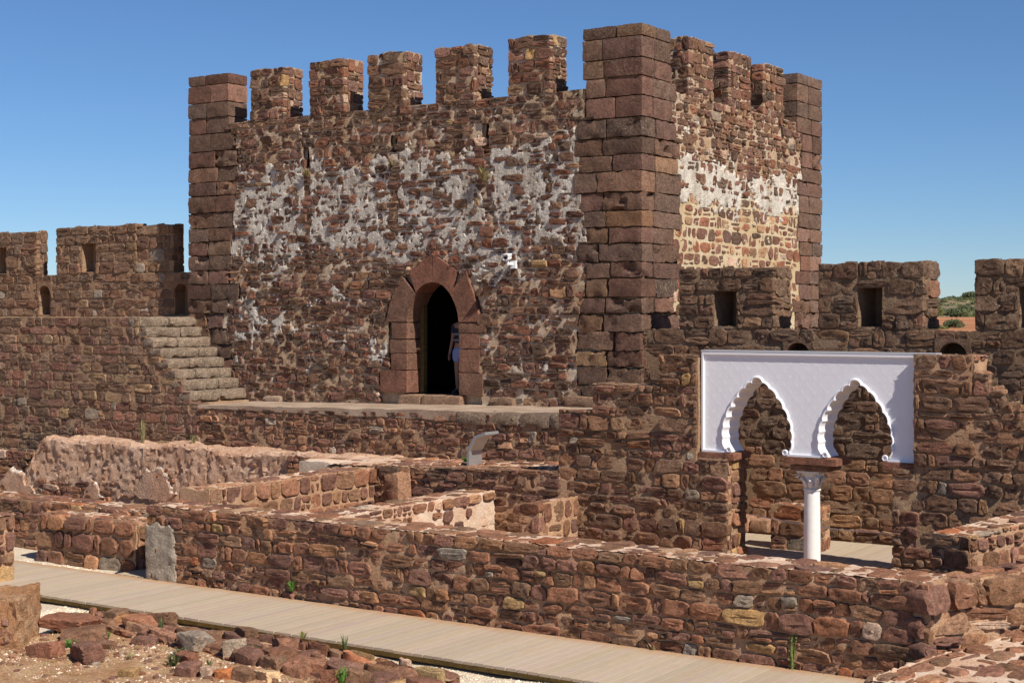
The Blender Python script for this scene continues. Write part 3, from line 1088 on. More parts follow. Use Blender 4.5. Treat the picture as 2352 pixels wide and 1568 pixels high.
# merlons of the tower: part > stones
def merlon(parent, x0, x1, y0, y1, z0, z1, mat, st, pal, holes=(), name='merlon', faces='fr', top=False):
    v, f = rough_box(x0 + .012, x1 - .012, y0 + .012, y1 - .012, z0 - .12, z1 - .03, .13, .012, front_hole=[(h[0], h[1], h[2], h[3], h[4], True) for h in holes], topfn=lambda x, y: .03 * noise.noise(Vector((x * 3, y * 3, 0))))
    m = mesh_obj(name, v, f, mat, parent)
    w = Wall(m, 60)
    w.mortar = mat
    tp = lambda s: z1 + .035 * noise.noise(Vector((s * 2.5 + x0 * 3, y0, 0)))
    hs = [(h[0] - x0, h[1] - x0, h[2], h[3]) for h in holes]
    lay(w, (x0, y0, 0), (1, 0, 0), (0, -1, 0), x1 - x0, z0, tp, st, pal, hs, embed=.16, ends=(.01, .02))
    lay(w, (x1, y0 + .1, 0), (0, 1, 0), (1, 0, 0), y1 - y0 - .1, z0, z1 + .01, st, pal, embed=.1, ends=(0, .01))
    w.finish()
    return m


for x in (-22.87, -21.21, -19.59, -17.89, -16.21):
    d = U(-.03, .03)
    merlon(tower, x + d, x + .90 + d + U(-.03, .03), TY + U(-.015, .015), TY + .6, ZC - .02, ZT + U(-.04, .02), M_TOWER, S_MER, P_TOWER)
for y0, y1 in ((25.72, 26.74), (27.42, 28.42), (29.06, 30.08)):
    merlon(tower, TX1 - .6, TX1 + U(-.01, .02), y0, y1, ZC - .02, ZT + U(-.03, .03), M_TOWER, S_MER, P_TOWER)

# doorway: arch stones, jambs, sill
inner = lambda t: (door_w * math.sqrt(max(0, 1 - t ** 1.7)), spring + (apex - spring) * t)


def arc(t0, t1, sgn, n=9):
    return [(door_c + sgn * inner(t0 + (t1 - t0) * i / n)[0], inner(t0 + (t1 - t0) * i / n)[1]) for i in range(n + 1)]


def voussoir(poly, tint):
    m = MB()
    # front face slightly chamfered: outer ring at the wall plane, inner ring proud
    n = len(poly)
    cx, cz = sum(p[0] for p in poly) / n, sum(p[1] for p in poly) / n
    prf = [(1.0, 24.43), (1.0, TY - .02), (.98, TY - .04)]
    for s, y in prf:
        m.v += [(cx + (p[0] - cx) * s, y, cz + (p[1] - cz) * s) for p in poly]
    for r in range(2):
        for i in range(n):
            j = (i + 1) % n
            m.f.append((r * n + j, r * n + i, (r + 1) * n + i, (r + 1) * n + j))
    m.f.append(tuple(range(2 * n, 3 * n)))
    m.t = [tint] * len(m.v)
    o = m.build('voussoir', M_STONE, tower)
    bm = bmesh.new()
    bm.from_mesh(o.data)
    bmesh.ops.recalc_face_normals(bm, faces=bm.faces)
    bm.to_mesh(o.data)
    bm.free()


VC = (0.20, 0.104, 0.08, .05)
e = .006
tj = .72
voussoir([(-18.40, 3.84 + e)] + [(-19.15, 3.84), (-19.05, 4.2), (-18.88, 4.55), (-18.75, 4.78)] + [(-18.36, 4.45)][:0] + arc(tj, .03, -1), (0.21, .115, .085, .15)) if False else None
voussoir([(-19.15, 3.83 + e), (-19.05, 4.2), (-18.88, 4.55), (-18.76, 4.76)] + arc(tj, 0.015, -1), (0.165, .1, .079, .2))
voussoir([(-16.83, 3.83 + e), (-16.90, 4.08), (-17.0, 4.42), (-17.1, 4.62), (-17.16, 4.82)][::-1] + arc(0.015, tj, 1), (0.185, .1, .076, .1))
xi, zi = inner(tj + .012)
voussoir([(door_c - xi, zi), (-18.56, 4.83), (-18.06, 5.14), (door_c - e, 5.16)] + arc(1, tj + .012, -1, 7)[:-1], VC)
voussoir([(door_c + e, 5.16), (-17.9, 5.14), (-17.40, 4.83), (door_c + xi, zi)] + arc(tj + .012, 1, 1, 7)[1:], VC)
dl, dr = door_c - door_w, door_c + door_w
for z0, z1, xo in ((2.42, 2.88, -19.3), (2.88, 3.21, -19.02), (3.21, 3.49, -19.04), (3.49, 3.825, -19.0)):
    block(tower, 'jamb_block', xo, dl, TY - .035, 24.43, z0 + .005, z1 - .005, (0.175 * U(.9, 1.1), .1, .078, .15), .12, .008, .015)
for z0, z1, xo in ((2.42, 2.86, -16.78), (2.86, 3.32, -16.85), (3.32, 3.62, -16.86), (3.62, 3.825, -16.7)):
    block(tower, 'jamb_block', dr, xo, TY - .035, 24.43, z0 + .005, z1 - .005, (0.18 * U(.9, 1.1), .107, .08, .2), .12, .008, .015)
block(tower, 'door_sill', -18.75, -18.2, TY - .16, 24.43, 2.1, 2.40, (.27, .19, .14, .3), .12, .012, .03)
block(tower, 'door_sill', -18.19, -17.25, TY - .15, 24.43, 2.1, 2.405, (.28, .19, .14, .3), .12, .012, .03)
m = MB()
m.box(dl + .004, dl + .09, 24.30, 24.42, 2.41, 4.2)
m.build('door_leaf', M_DOORW, tower)


# plaster remains on the two faces
def plaster_front(s, t):
    x, z = TX0 + s, 2.6 + t
    P = (x, 0, z)
    if s < tw_at(TL, z) - .02 or x > TX1 - tw_at(TR, z) + .02: return -.1
    if frame_zone(x, z): return -.1
    f = fbm(P, .9, 3) * .55 + fbm((x, 5, z * 1.15), 3.1, 4) * .5 + fbm((x, 7, z), 9.0, 3) * .42
    band = sstep(4.5, 5.6, z + .4 * noise.noise(Vector((x * .7, 0, 0)))) * sstep(8.1, 6.6, z)
    low = .30 * sstep(5.4, 4.4, z) * (.6 + .4 * sstep(-18.5, -22.0, x))
    m = band * .86 + low - .47 + f * .62
    m -= 1.0 * max(0, 1 - min(abs(x + 16.72 + .1 * math.sin(z * 3)), abs(x + 21.26) * 1.6, abs(x + 18.95) * 1.6) / .2) * sstep(8, 7.3, z) * sstep(5.0, 6.2, z)
    pit = fbm((x, 9, z), 8, 3)
    return -.03 + .053 * sstep(-.16, .18, m) - (.03 if pit > .38 else 0) + .007 * fbm(P, 14, 3)


v, f = height_sheet((TX0, TY, 2.6), (1, 0, 0), (0, 0, 1), (0, -1, 0), TX1 - TX0, 5.5, .036, plaster_front, -.012)
tag(mesh_obj('plaster_patches', v, f, M_PLASTER, tower), kind='stuff')


def plaster_side(s, t):
    y, z = TY + s, 5.0 + t
    if s < tw_at(TS, z) - .02 or s > TY1 - TY - tw_at(TF, z) + .02: return -.1
    f = fbm((3, y * 1.2, z * .8), 1.2, 3) * .55 + fbm((y, 3, z), 4.0, 4) * .55 + fbm((y, 8, z), 10, 3) * .35
    m = sstep(5.5, 6.5, z + .4 * noise.noise(Vector((y * .9, 0, 3)))) * sstep(7.2, 6.6, z) * 1.0 + .3 * sstep(6.5, 7.2, z) * sstep(8.0, 7.4, z) - .66 + f * .75
    return -.03 + .06 * sstep(-.05, .08, m) + .007 * fbm((3, y, z), 16, 3)


v, f = height_sheet((TX1, TY, 5.0), (0, 1, 0), (0, 0, 1), (1, 0, 0), TY1 - TY, 3.0, .045, plaster_side, .0)
tag(mesh_obj('plaster_patches', v, f, M_PLASTER2, tower), kind='stuff')

# ================================================================== LEFT: wall walk, parapet, stairs, terrace
RY = 22.25
rw = empty('retaining_wall', (-28, RY, -.3), 'long dark coursed stone wall below the battlements, left of the stairs', 'wall')
w = Wall(rw)
w.core(M_BROWN, -36, -24.62, RY, 24.8, -.3, 3.92, res=.16, amp=.015)
ST0, STN, STP, STH = -24.49, 8, .2175, .2175


def stair_top(x):
    if x < ST0: return 3.93
    k = int((x - ST0) / STP) + 1
    return max(2.16, 3.93 - STH * k)


w.core(M_BROWN, -24.6, -22.75, RY + .02, TY, -.3, 2.1, res=.16, amp=.015)
lay(w, (-36, RY, 0), (1, 0, 0), (0, -1, 0), -22.72 + 36, .2, lambda s: stair_top(s - 36) - .01, S_COURSED, P_LEFT, embed=.3)
w.limit = 300
w.finish()

st = empty('stone_stairs', (-23.6, 23, 2.1), 'short flight of worn stone steps beside the left corner of the tower', 'stairs')
for k in range(STN):
    zt = 3.93 - STH * k
    x1 = ST0 + STP * k
    cuts = [RY - .03, RY + U(.5, 1.1), TY + .02]
    for a, b in zip(cuts[:-1], cuts[1:]):
        b_ = U(.9, 1.1)
        c = (.2 * b_, .165 * b_, .138 * b_, .9)
        block(st, 'step', x1 - STP * 1.6, x1 + .02, a + .003, b - .003, zt - STH + .004, zt, c, .11, .018, .05, erode=.08)
v, f = rough_box(-24.7, -22.9, RY + .05, TY, 1.9, 2.16, .2, .005)
mesh_obj('core', v, f, M_BROWN, st)
for k in range(1, STN):
    v, f = rough_box(-24.7, ST0 + STP * k - .1, RY + .05, TY, 2.1, 3.93 - STH * k - .02, .3, .003)
    mesh_obj('core', v, f, M_BROWN, st)

bw = empty('battlement_wall', (-29, 24.3, 3.9), 'sunlit parapet with two merlons and arched openings left of the tower', 'wall')
w = Wall(bw)
PV = 24.3
AR = [(-30.26, -29.83, 3.96, 4.69, .7), (-25.57, -25.16, 3.96, 4.69, .7)]
w.core(M_BROWN, -37, -24.7, PV, PV + .3, 3.6, 4.9, res=.14, amp=.012, front_hole=AR)
lay(w, (-37, PV, 0), (1, 0, 0), (0, -1, 0), 12.3, 3.93, 4.93, S_COURSED, P_OLD, [(a + 37, b + 37, c, d) for a, b, c, d, _ in AR], embed=.1)
w.finish()
for a, b, c, d, _ in AR:   # arched heads
    mid, r = (a + b) / 2, (b - a) / 2
    m = MB()
    poly = [(a - .05, d + .08), (a - .05, d - r)] + [(mid - r * math.cos(math.pi * i / 10), d - r + r * math.sin(math.pi * i / 10) * .96) for i in range(11)] + [(b + .05, d - r), (b + .05, d + .08)]
    m.prism(poly, 'y', PV - .028, PV + .3)
    m.t = [(.24, .16, .11, .3)] * len(m.v)
    m.build('arch_lintel', M_STONE, bw)
merlon(bw, -37, -30.36, PV, PV + .32, 4.93, 6.02, M_BROWN, S_OLD, P_OLD, [(-31.95, -31.5, 4.99, 5.64, .7)])
merlon(bw, -29.62, -26.85, PV, PV + .32, 4.93, 6.07, M_BROWN, S_OLD, P_OLD, [(-28.72, -28.23, 4.99, 5.66, .7)])
merlon(bw, -26.84, -25.66, PV + .04, PV + .34, 4.93, 6.04, M_BROWN, S_OLD, P_OLD)

tr = empty('terrace_wall', (-18, RY, 0), 'long low stone terrace in front of the tower doorway', 'wall')
w = Wall(tr)
slope = lambda x: 2.14 + (x + 22.8) / (22.8 - 13.4) * .17
w.core(M_BROWN, -22.76, -12.2, RY + .005, TY + .1, -.3, 2.1, res=.16, amp=.02, topfn=lambda x, y: slope(x) - 2.1 - .05)
lay(w, (-22.74, RY, 0), (1, 0, 0), (0, -1, 0), 9.25, 1.2, lambda s: slope(s - 22.74) - .05, S_RUB, [(6, BROWN, .3), (5, PURP, .2), (4, (.3, .18, .12), .2), (3, DARK, .3), (1, GREY, .5)], embed=.08)
w.finish()
v, f = rough_box(-22.76, -13.42, RY - .035, TY + .05, 2.06, 2.1, .15, .014, topfn=lambda x, y: slope(x) - 2.1 + .012 * noise.noise(Vector((x * 3, y * 3, 0))), roundc=.03)
mesh_obj('paving', v, f, M_LEDGE, tr)
for x0, x1 in ((-16.2, -15.5), (-15.5, -14.85), (-14.84, -14.2), (-14.2, -13.46)):
    block(tr, 'kerb_stone', x0 + .01, x1 - .01, RY - .05, RY + .3, slope(x0) - .28 + U(-.04, .05), slope(x0) - .01, (.2, .16, .125, .8), .13, .02, .05)
for x0, x1, h in ((-22.4, -21.9, .12), (-14.9, -14.0, .2), (-14.0, -13.3, .22), (-16.6, -16.0, .16)):
    block(tr, 'foot_stone', x0, x1 - .02, TY - .14, TY + .1, slope(x0) - .02, slope(x0) + h, (.34, .27, .22, .7) if x0 < -22 else (.22, .15, .11, .5), .12, .02, .05)

# ================================================================== RIGHT: curtain wall with merlons
cw = empty('curtain_wall', (-8, 24, 0), 'dark curtain wall with three windowed merlons right of the tower', 'wall')
w = Wall(cw)
CY = 24.0
DR = [(-10.57, -10.15, 3.2, 3.52, .5), (-7.96, -7.5, 3.2, 3.55, .5)]
w.core(M_DARKM, -13.36, -1.5, CY, CY + .75, -.3, 3.7, res=.15, amp=.02, front_hole=DR)
lay(w, (-13.36, CY, 0), (1, 0, 0), (0, -1, 0), 11.8, .25, lambda s: 3.74 + .02 * noise.noise(Vector((s * 2, 9, 0))), S_OLD, P_CURT, [(a + 13.36, b + 13.36, c, d) for a, b, c, d, _ in DR], lambda s, z: s < 2.0 and z < 2.2, embed=.1, tintfn=lambda t, s, z: t if z > 1.7 else (t[0] * 1.7, t[1] * 1.62, t[2] * 1.5, t[3] * .5))
w.finish()
for a, b, c, d, _ in DR:
    mid, r = (a + b) / 2, (b - a) / 2
    m = MB()
    poly = [(a - .06, d + .05), (a - .06, d - r)] + [(mid - r * math.cos(math.pi * i / 10), d - r + r * math.sin(math.pi * i / 10) * .97) for i in range(11)] + [(b + .06, d - r), (b + .06, d + .05)]
    m.prism(poly, 'y', CY - .03, CY + .3)
    m.t = [(.15, .1, .075, .3)] * len(m.v)
    m.build('arch_lintel', M_STONE, cw)
merlon(cw, -12.62, -10.83, CY, CY + .72, 3.74, 4.80, M_DARKM, S_OLD, P_CURT, [(-11.94, -11.50, 3.77, 4.39, .55)])
merlon(cw, -10.0, -8.22, CY, CY + .72, 3.74, 4.85, M_DARKM, S_OLD, P_CURT, [(-9.32, -8.90, 3.77, 4.43, .55)])
merlon(cw, -7.38, -5.6, CY, CY + .72, 3.74, 4.87, M_DARKM, S_OLD, P_CURT, [(-6.7, -6.28, 3.77, 4.43, .55)])
# a few worn steps against the curtain wall, behind the broken wall end
sr = empty('ruined_steps', (-5.5, 23.3, 0), 'worn stone steps against the curtain wall at the right edge', 'stairs')
for k in range(5):
    block(sr, 'step', -6.3 + .42 * k, -3.0, CY - 1.2, CY - .06, 2.4 - .3 * k, 2.69 - .3 * k, (.26, .18, .13, .5), .16, .015, .03)
v, f = rough_box(-6.25, -3.0, CY - 1.15, CY - .08, -.2, 1.25, .2, .02)
mesh_obj('core', v, f, M_DARKM, sr)

# ================================================================== PALACE WALL with the arched screen
PY = 20.7
pw = empty('palace_wall', (-9, PY, 0), 'broken stone wall holding the white arched screen', 'wall')
w = Wall(pw)


def pal_top(x):
    n_ = .05 * noise.noise(Vector((x * 3, 4, 0)))
    if x < -12.43: return 2.48 + n_ * .5
    if x < -11.24: return 2.9
    if x < -8: return 3.38
    if x < -6.39: return 3.44
    k = int((x + 6.39) / .22)
    return max(1.6, 3.2 - .21 * k) + n_


w.core(M_BROWN, -13.05, -10.57, PY, PY + .6, -.3, 2.44, res=.14, amp=.03)
w.core(M_BROWN, -12.42, -10.57, PY + .01, PY + .58, 2.4, 2.87, res=.14, amp=.02)
w.core(M_BROWN, -11.22, -10.57, PY + .01, PY + .58, 2.8, 3.35, res=.14, amp=.02)
w.core(M_EARTH, -10.6, -10.08, PY + .012, PY + .59, -.3, 1.8, res=.14, amp=.025)
lay(w, (-13.05, PY, 0), (1, 0, 0), (0, -1, 0), 2.98, .1, lambda s: 1.82 if s > 2.48 else pal_top(s - 13.05), S_RUIN, P_DARKR, embed=.1, ends=(0, .02))
lay(w, (-10.07, PY + .12, 0), (0, 1, 0), (1, 0, 0), .5, .1, 1.8, S_RUIN, P_RUIN, embed=.06)
lay(w, (-10.55, PY + .1, 0), (0, 1, 0), (1, 0, 0), .5, 1.95, 3.38, S_RUIN, P_RUIN, embed=.05)
w.core(M_BROWN, -7.5, -7.2, PY + .012, PY + .6, -.3, 1.82, res=.14, amp=.02)
w.core(M_BROWN, -7.19, -4.2, PY, PY + .6, -.3, 2.0, res=.14, amp=.03)
for k in range(8):
    x1 = -6.39 + .22 * k
    z = 3.16 - .21 * k if k else 3.4
    if z > 1.95:
        w.core(M_EARTH, -7.19, x1, PY + .005 * k, PY + .6 - .005 * k, 1.95, z, res=.15, amp=.03)
lay(w, (-7.52, PY, 0), (1, 0, 0), (0, -1, 0), 3.3, .1, lambda s: 1.84 if s < .3 else pal_top(s - 7.52), S_RUIN, P_DARKR, embed=.12, ends=(.02, 0))
for k in range(7):   # stepped lit ends of the broken wall
    x1 = -6.39 + .22 * k
    z = 3.2 - .21 * k
    lay(w, (x1 + .02, PY + .1, 0), (0, 1, 0), (1, 0, 0), .5, z - .2, z + .02, S_RUIN, P_RUIN, embed=.1)
lay(w, (-7.2, PY, 3.41), (1, 0, 0), (0, 0, 1), .85, 0, .6, S_TOP, P_RUIN, mort=M_PINK, B=(0, 1, 0), embed=.05)
lay(w, (-12.42, PY, 2.88), (1, 0, 0), (0, 0, 1), 1.2, 0, .6, S_TOP, P_OLD, B=(0, 1, 0), embed=.05)
w.finish()
block(pw, 'corbel_slab', -10.58, -9.98, PY + .02, PY + .62, 1.80, 1.905, (.22, .115, .085, .05), .12, .004, .012)
block(pw, 'corbel_slab', -7.68, -7.18, PY + .02, PY + .62, 1.80, 1.905, (.22, .115, .085, .05), .12, .004, .012)

# ---- arched screen
SX0, SX1, SZ0, SZ1, SY0, SY1 = -10.54, -7.205, 1.915, 3.42, PY + .10, PY + .60
sc_ob = empty('arched_screen', ((SX0 + SX1) / 2, SY0, SZ0), 'white carved screen with two scalloped pointed arches', 'screen')


def arch_pts(c, hw, z0, za):
    """scalloped pointed arch from left foot over the apex to the right foot"""
    prof = [(.86, 0.0), (.965, .075), (1.0, .20), (.985, .33), (.90, .47), (.76, .61), (.58, .74), (.36, .86), (.145, .935)]
    half = []
    for i in range(1, len(prof) - 1):
        (a, t0), (b, t1) = prof[i], prof[i + 1]
        x0, y0, x1, y1 = a * hw, z0 + t0 * (za - z0), b * hw, z0 + t1 * (za - z0)
        dx, dy = x1 - x0, y1 - y0
        ln = math.hypot(dx, dy)
        nx, ny = dy / ln, -dx / ln
        for k in range(7):
            q = k / 7
            bulge = .16 * ln * math.sin(math.pi * q) ** .8
            half.append((x0 + dx * q + nx * bulge, y0 + dy * q + ny * bulge))
    x0, y0 = prof[-1][0] * hw, z0 + prof[-1][1] * (za - z0)
    for k in range(6):   # round head
        th = math.pi / 2 * k / 6
        half.append((x0 * math.cos(th), y0 + (za - y0) * math.sin(th)))
    foot = [(prof[0][0] * hw, z0), (.90 * hw, z0 + .03 * (za - z0)), (.94 * hw, z0 + .052 * (za - z0))]
    right = foot + half
    left = [(-x, z) for x, z in right]
    return [(c + x, z) for x, z in left] + [(c, za)] + [(c + x, z) for x, z in right[::-1]]


A1, A2 = arch_pts(-9.635, .53, SZ0, 3.04), arch_pts(-8.11, .525, SZ0, 3.04)
outline = [(SX0, SZ0)] + A1 + A2 + [(SX1, SZ0), (SX1, SZ1), (SX0, SZ1)]
m = MB()
n = len(outline)
m.v = [(x, SY0, z) for x, z in outline] + [(x, SY1, z) for x, z in outline]
m.f = [tuple(range(n)), tuple(range(2 * n - 1, n - 1, -1))] + [((i + 1) % n, i, i + n, (i + 1) % n + n) for i in range(n)]
pb = m.build('panel', M_WHITE, sc_ob)
bm = bmesh.new()
bm.from_mesh(pb.data)
bmesh.ops.triangulate(bm, faces=[f for f in bm.faces if len(f.verts) > 4])
bmesh.ops.recalc_face_normals(bm, faces=bm.faces)
bm.to_mesh(pb.data)
bm.free()


def ribbon(pts, width, y0, y1, name, parent, closed=False):
    """moulding that follows an outline on its outer side"""
    m = MB()
    n = len(pts)
    offs = []
    for i, p in enumerate(pts):
        a, b = Vector(pts[max(i - 1, 0)]), Vector(pts[min(i + 1, n - 1)])
        d = (b - a).normalized()
        offs.append((p[0] - d.y * width, p[1] + d.x * width))
    vs = []
    for (x, z), (ox, oz) in zip(pts, offs):
        mx, mz = (x + ox) / 2, (z + oz) / 2
        vs += [(x, y1, z), (x * .85 + ox * .15, y0 + .008, z * .85 + oz * .15), (mx, y0, mz), (x * .15 + ox * .85, y0 + .008, z * .15 + oz * .85), (ox, y1, oz)]
    fs = []
    for i in range(n - 1):
        for k in range(4):
            fs.append((i * 5 + k, (i + 1) * 5 + k, (i + 1) * 5 + k + 1, i * 5 + k + 1))
    m.v, m.f = vs, fs
    return m.build(name, M_WHITE, parent, True)


for A in (A1, A2):
    ribbon([(p[0], p[1]) for p in A[2:-2]], .035, SY0 - .035, SY0 + .01, 'arch_moulding', sc_ob)
    ribbon([(p[0], p[1]) for p in A[2:-2]], .03, SY1 - .13, SY1 - .1, 'inner_moulding', sc_ob) if False else None
    for p in (A[0], A[-1]):
        m = MB()
        cx = p[0] + (.004 if p is A[0] else -.004)
        m.lathe((0, 0, 0), [(.045, 0), (.045, .035), (.036, .042), (.026, .04), (.024, .012), (.001, .01)], 16)
        m.v = [(cx + v[0], SY0 - v[2], SZ0 + .047 + v[1]) for v in m.v]
        m.build('scroll', M_WHITE, sc_ob, True)
for x0, x1, z0, z1 in ((SX0, SX1, SZ1 - .035, SZ1 + .005), (SX0 - .003, SX0 + .03, SZ0 + .03, SZ1 - .037), (SX1 - .03, SX1 + .003, SZ0 + .03, SZ1 - .037),
                       (SX0, A1[0][0] - .03, SZ0 - .003, SZ0 + .028), (A1[-1][0] + .03, A2[0][0] - .03, SZ0 - .003, SZ0 + .028), (A2[-1][0] + .03, SX1, SZ0 - .003, SZ0 + .028)):
    m = MB()
    m.box(x0, x1, SY0 - .03, SY0 + .01, z0, z1)
    m.build('border_strip', M_WHITE, sc_ob)
m = MB()
m.box(SX0 - .01, SX1 + .28, SY0 - .034, SY0 + .2, SZ1 + .008, SZ1 + .03)
m.build('top_rail', M_METAL, sc_ob)


def in_arch(x, z, grow=.06):
    for A, c in ((A1, -9.635), (A2, -8.11)):
        for i in range(len(A) // 2):
            pass
        xs_ = [p[0] for p in A if abs(p[1] - z) < .05]
        if xs_ and abs(x - c) < max(abs(q - c) for q in xs_) + grow: return True
        if z < SZ0 + .1 and abs(x - c) < .56 + grow: return True
    return False


m = MB()
dx, dz = .19, .108
nodes = []
for r in range(0, 16):
    for c in range(0, 20):
        x = SX0 + .09 + dx * c + (dx / 2 if r % 2 else 0)
        z = SZ0 + .07 + dz * r
        if x < SX1 - .06 and z < SZ1 - .07:
            nodes.append((x, z, r))
for x, z, r in nodes:
    if not in_arch(x, z, .05):
        for k in range(6):   # rosette petals
            th = k * math.pi / 3
            px, pz = x + .019 * math.cos(th), z + .019 * math.sin(th)
            m.add([(px - .009, SY0 + .002, pz), (px, SY0 + .002, pz - .009), (px + .009, SY0 + .002, pz), (px, SY0 + .002, pz + .009), (px, SY0 - .005, pz)],
                  [(0, 1, 4), (1, 2, 4), (2, 3, 4), (3, 0, 4)])
    for sx_ in (-1, 1):
        x1, z1 = x + sx_ * dx / 2, z + dz
        if not (SX0 + .05 < x1 < SX1 - .05 and z1 < SZ1 - .06): continue
        if in_arch(x, z, .05) or in_arch(x1, z1, .05): continue
        for off in (-.011, .011):
            pts = []
            for k in range(5):
                q = k / 4
                b = math.sin(2 * math.pi * q) * .012
                px, pz = x + (x1 - x) * (.18 + .64 * q) + off * .9, z + (z1 - z) * (.18 + .64 * q) + b
                pts.append((px, SY0 + .001, pz))
            m.tube(pts, .0026, 4)
tag(m.build('lattice_relief', M_WHITE, sc_ob), kind='stuff')

# ---- column
CX_, CYc = -8.84, PY + .27
clm = empty('marble_column', (CX_, CYc, 0), 'white marble column carrying the white arched screen', 'column')
m = MB()
m.lathe((CX_, CYc, 0), [(.17, -.1), (.17, .12), (.155, .14), (.13, .17), (.127, .2)], 28)
m.build('base', M_MARBLE, clm, True)
m = MB()
m.lathe((CX_, CYc, 0), [(.122, .19), (.122, .6), (.119, 1.0), (.114, 1.35), (.112, 1.42)], 28)
m.build('shaft', M_MARBLE, clm, True)
m = MB()
m.lathe((CX_, CYc, 1.41), [(.112, 0), (.128, .006), (.13, .018), (.126, .03), (.112, .034)], 28)
m.build('astragal', M_MARBLE, clm, True)
m = MB()
m.lathe((CX_, CYc, 1.44), [(.108, 0), (.112, .08), (.122, .16), (.14, .2), (.15, .235)], 20)
cap = m.build('capital', M_MARBLE, clm, True)
for k in range(8):
    th = k * math.pi / 4 + .2
    c, s_ = math.cos(th), math.sin(th)
    m = MB()
    prof = [(.108, .0, .034), (.122, .05, .044), (.138, .1, .04), (.165, .135, .028), (.172, .12, .016)]
    for r_, z_, w_ in prof:
        for q in (-1, 0, 1):
            rr = r_ + (.008 if q == 0 else 0)
            m.v.append((CX_ + c * rr - s_ * w_ * q, CYc + s_ * rr + c * w_ * q, 1.44 + z_))
    for i in range(4):
        for q in range(2):
            m.f.append((i * 3 + q, i * 3 + q + 1, (i + 1) * 3 + q + 1, (i + 1) * 3 + q))
    o = m.build('leaf', M_MARBLE, cap, True)
    md = o.modifiers.new('solid', 'SOLIDIFY')
    md.thickness = .012
for sx_ in (-1, 1):
    for sy_ in (-1, 1):
        m = MB()
        x, y = CX_ + sx_ * .15, CYc + sy_ * .15
        m.tube([(CX_ + sx_ * .09, CYc + sy_ * .09, 1.54), (CX_ + sx_ * .125, CYc + sy_ * .125, 1.61), (x, y, 1.64), (x + sx_ * .012, y + sy_ * .012, 1.615), (x - sx_ * .008, y - sy_ * .008, 1.6)], [.018, .026, .03, .026, .016], 8)
        m.build('volute', M_MARBLE, cap, True)
m = MB()
m.box(CX_ - .17, CX_ + .17, CYc - .17, CYc + .17, 1.672, 1.705)
m.build('abacus', M_MARBLE, clm)
block(clm, 'impost_slab', -9.2, -8.37, PY + .03, PY + .64, 1.80, 1.908, (.22, .115, .085, .05), .12, .004, .012)
block(clm, 'impost_slab', -9.1, -8.52, PY + .06, PY + .6, 1.71, 1.795, (.25, .15, .1, .05), .12, .004, .01)

# ================================================================== COURTYARD behind the screen
def boardwalk(name, x0, x1, y0, y1, z, label, wdt=.147, skew=0.0):
    b = empty(name, ((x0 + x1) / 2, (y0 + y1) / 2, z - .2), label, 'boardwalk')
    x = x0
    while x < x1 - .03:
        ww = wdt - .011
        xe = min(x + ww, x1)
        m = MB()
        dz_, dy_ = U(-.0025, .0025), U(-.006, .006)
        t = U(.93, 1.05)
        c = .002
        k0 = skew
        ys = (y0 + dy_, y1 + dy_)
        vs = []
        for y in ys:
            o = k0 * (y - y0)
            vs += [(x + o, y, z - .032 + dz_), (x + o, y, z - c + dz_), (x + c + o, y, z + dz_), (xe - c + o, y, z + dz_), (xe + o, y, z - c + dz_), (xe + o, y, z - .032 + dz_)]
        fs = [(i, i + 1, i + 7, i + 6) for i in range(5)] + [(5, 0, 6, 11), (0, 5, 4, 3, 2, 1), (6, 7, 8, 9, 10, 11)]
        m.add(vs, fs, (t, t * U(.97, 1.02), t * U(.93, 1.03), 1))
        m.build('board', M_WOOD, b)
        x += wdt
    for y in (y0 + .07, (y0 + y1) / 2, y1 - .07):
        m = MB()
        m.box(x0 + .02, x1 - .02, y - .025, y + .025, z - .10, z - .033)
        m.build('joist', M_BEAM, b)
    return b


boardwalk('courtyard_boardwalk', -13.0, -4.8, 21.52, 23.55, .3, 'wooden boardwalk seen through the opening behind the white column')
cp = empty('stone_pier', (-9.7, 22.4, 0), 'short square stone pier behind the white column', 'pier')
w = Wall(cp)
w.core(M_EARTH, -10.06, -9.28, 22.26, 22.66, -.2, .97, res=.1, amp=.02)
lay(w, (-10.07, 22.25, 0), (1, 0, 0), (0, -1, 0), .8, .05, 1.0, style(h=(.2, .32), w=(.28, .55), n=16, proud=(.005, .05)), P_RUIN, embed=.15, ends=(.01, .03))
lay(w, (-9.27, 22.33, 0), (0, 1, 0), (1, 0, 0), .34, .05, 1.0, style(h=(.2, .32), w=(.2, .4), n=16), P_RUIN, embed=.08)
lay(w, (-10.07, 22.25, .98), (1, 0, 0), (0, 0, 1), .8, 0, .4, S_TOP, P_RUIN, mort=M_PINK, B=(0, 1, 0), embed=.05)
w.finish()
bn = empty('stone_bench_block', (-11.3, 23.7, .1), 'low pale stone block at the foot of the wall behind the screen', 'block')
block(bn, 'block', -11.75, -11.1, 23.6, 23.98, .3, .56, (.38, .24, .17, .3), .12, .02, .04)
block(bn, 'block', -11.09, -10.75, 23.62, 23.98, .3, .53, (.33, .21, .15, .3), .12, .02, .04)
m = MB()
pts = [Vector((-10.03, 21.36, .93)).lerp(Vector((-7.48, 21.36, .82)), i / 12) - Vector((0, 0, .05 * math.sin(math.pi * i / 12))) for i in range(13)]
m.tube(pts, .006, 6)
tag(m.build('barrier_cord', M_ROPE, None, True), 'thin white cord stretched across the opening behind the column', 'cord')

# ================================================================== LOW RUINED WALLS
FY = 16.05


def top_var(x, y=0):
    return .045 * noise.noise(Vector((x * 1.3, y, 2))) + .03 * noise.noise(Vector((x * 4, y, 7)))


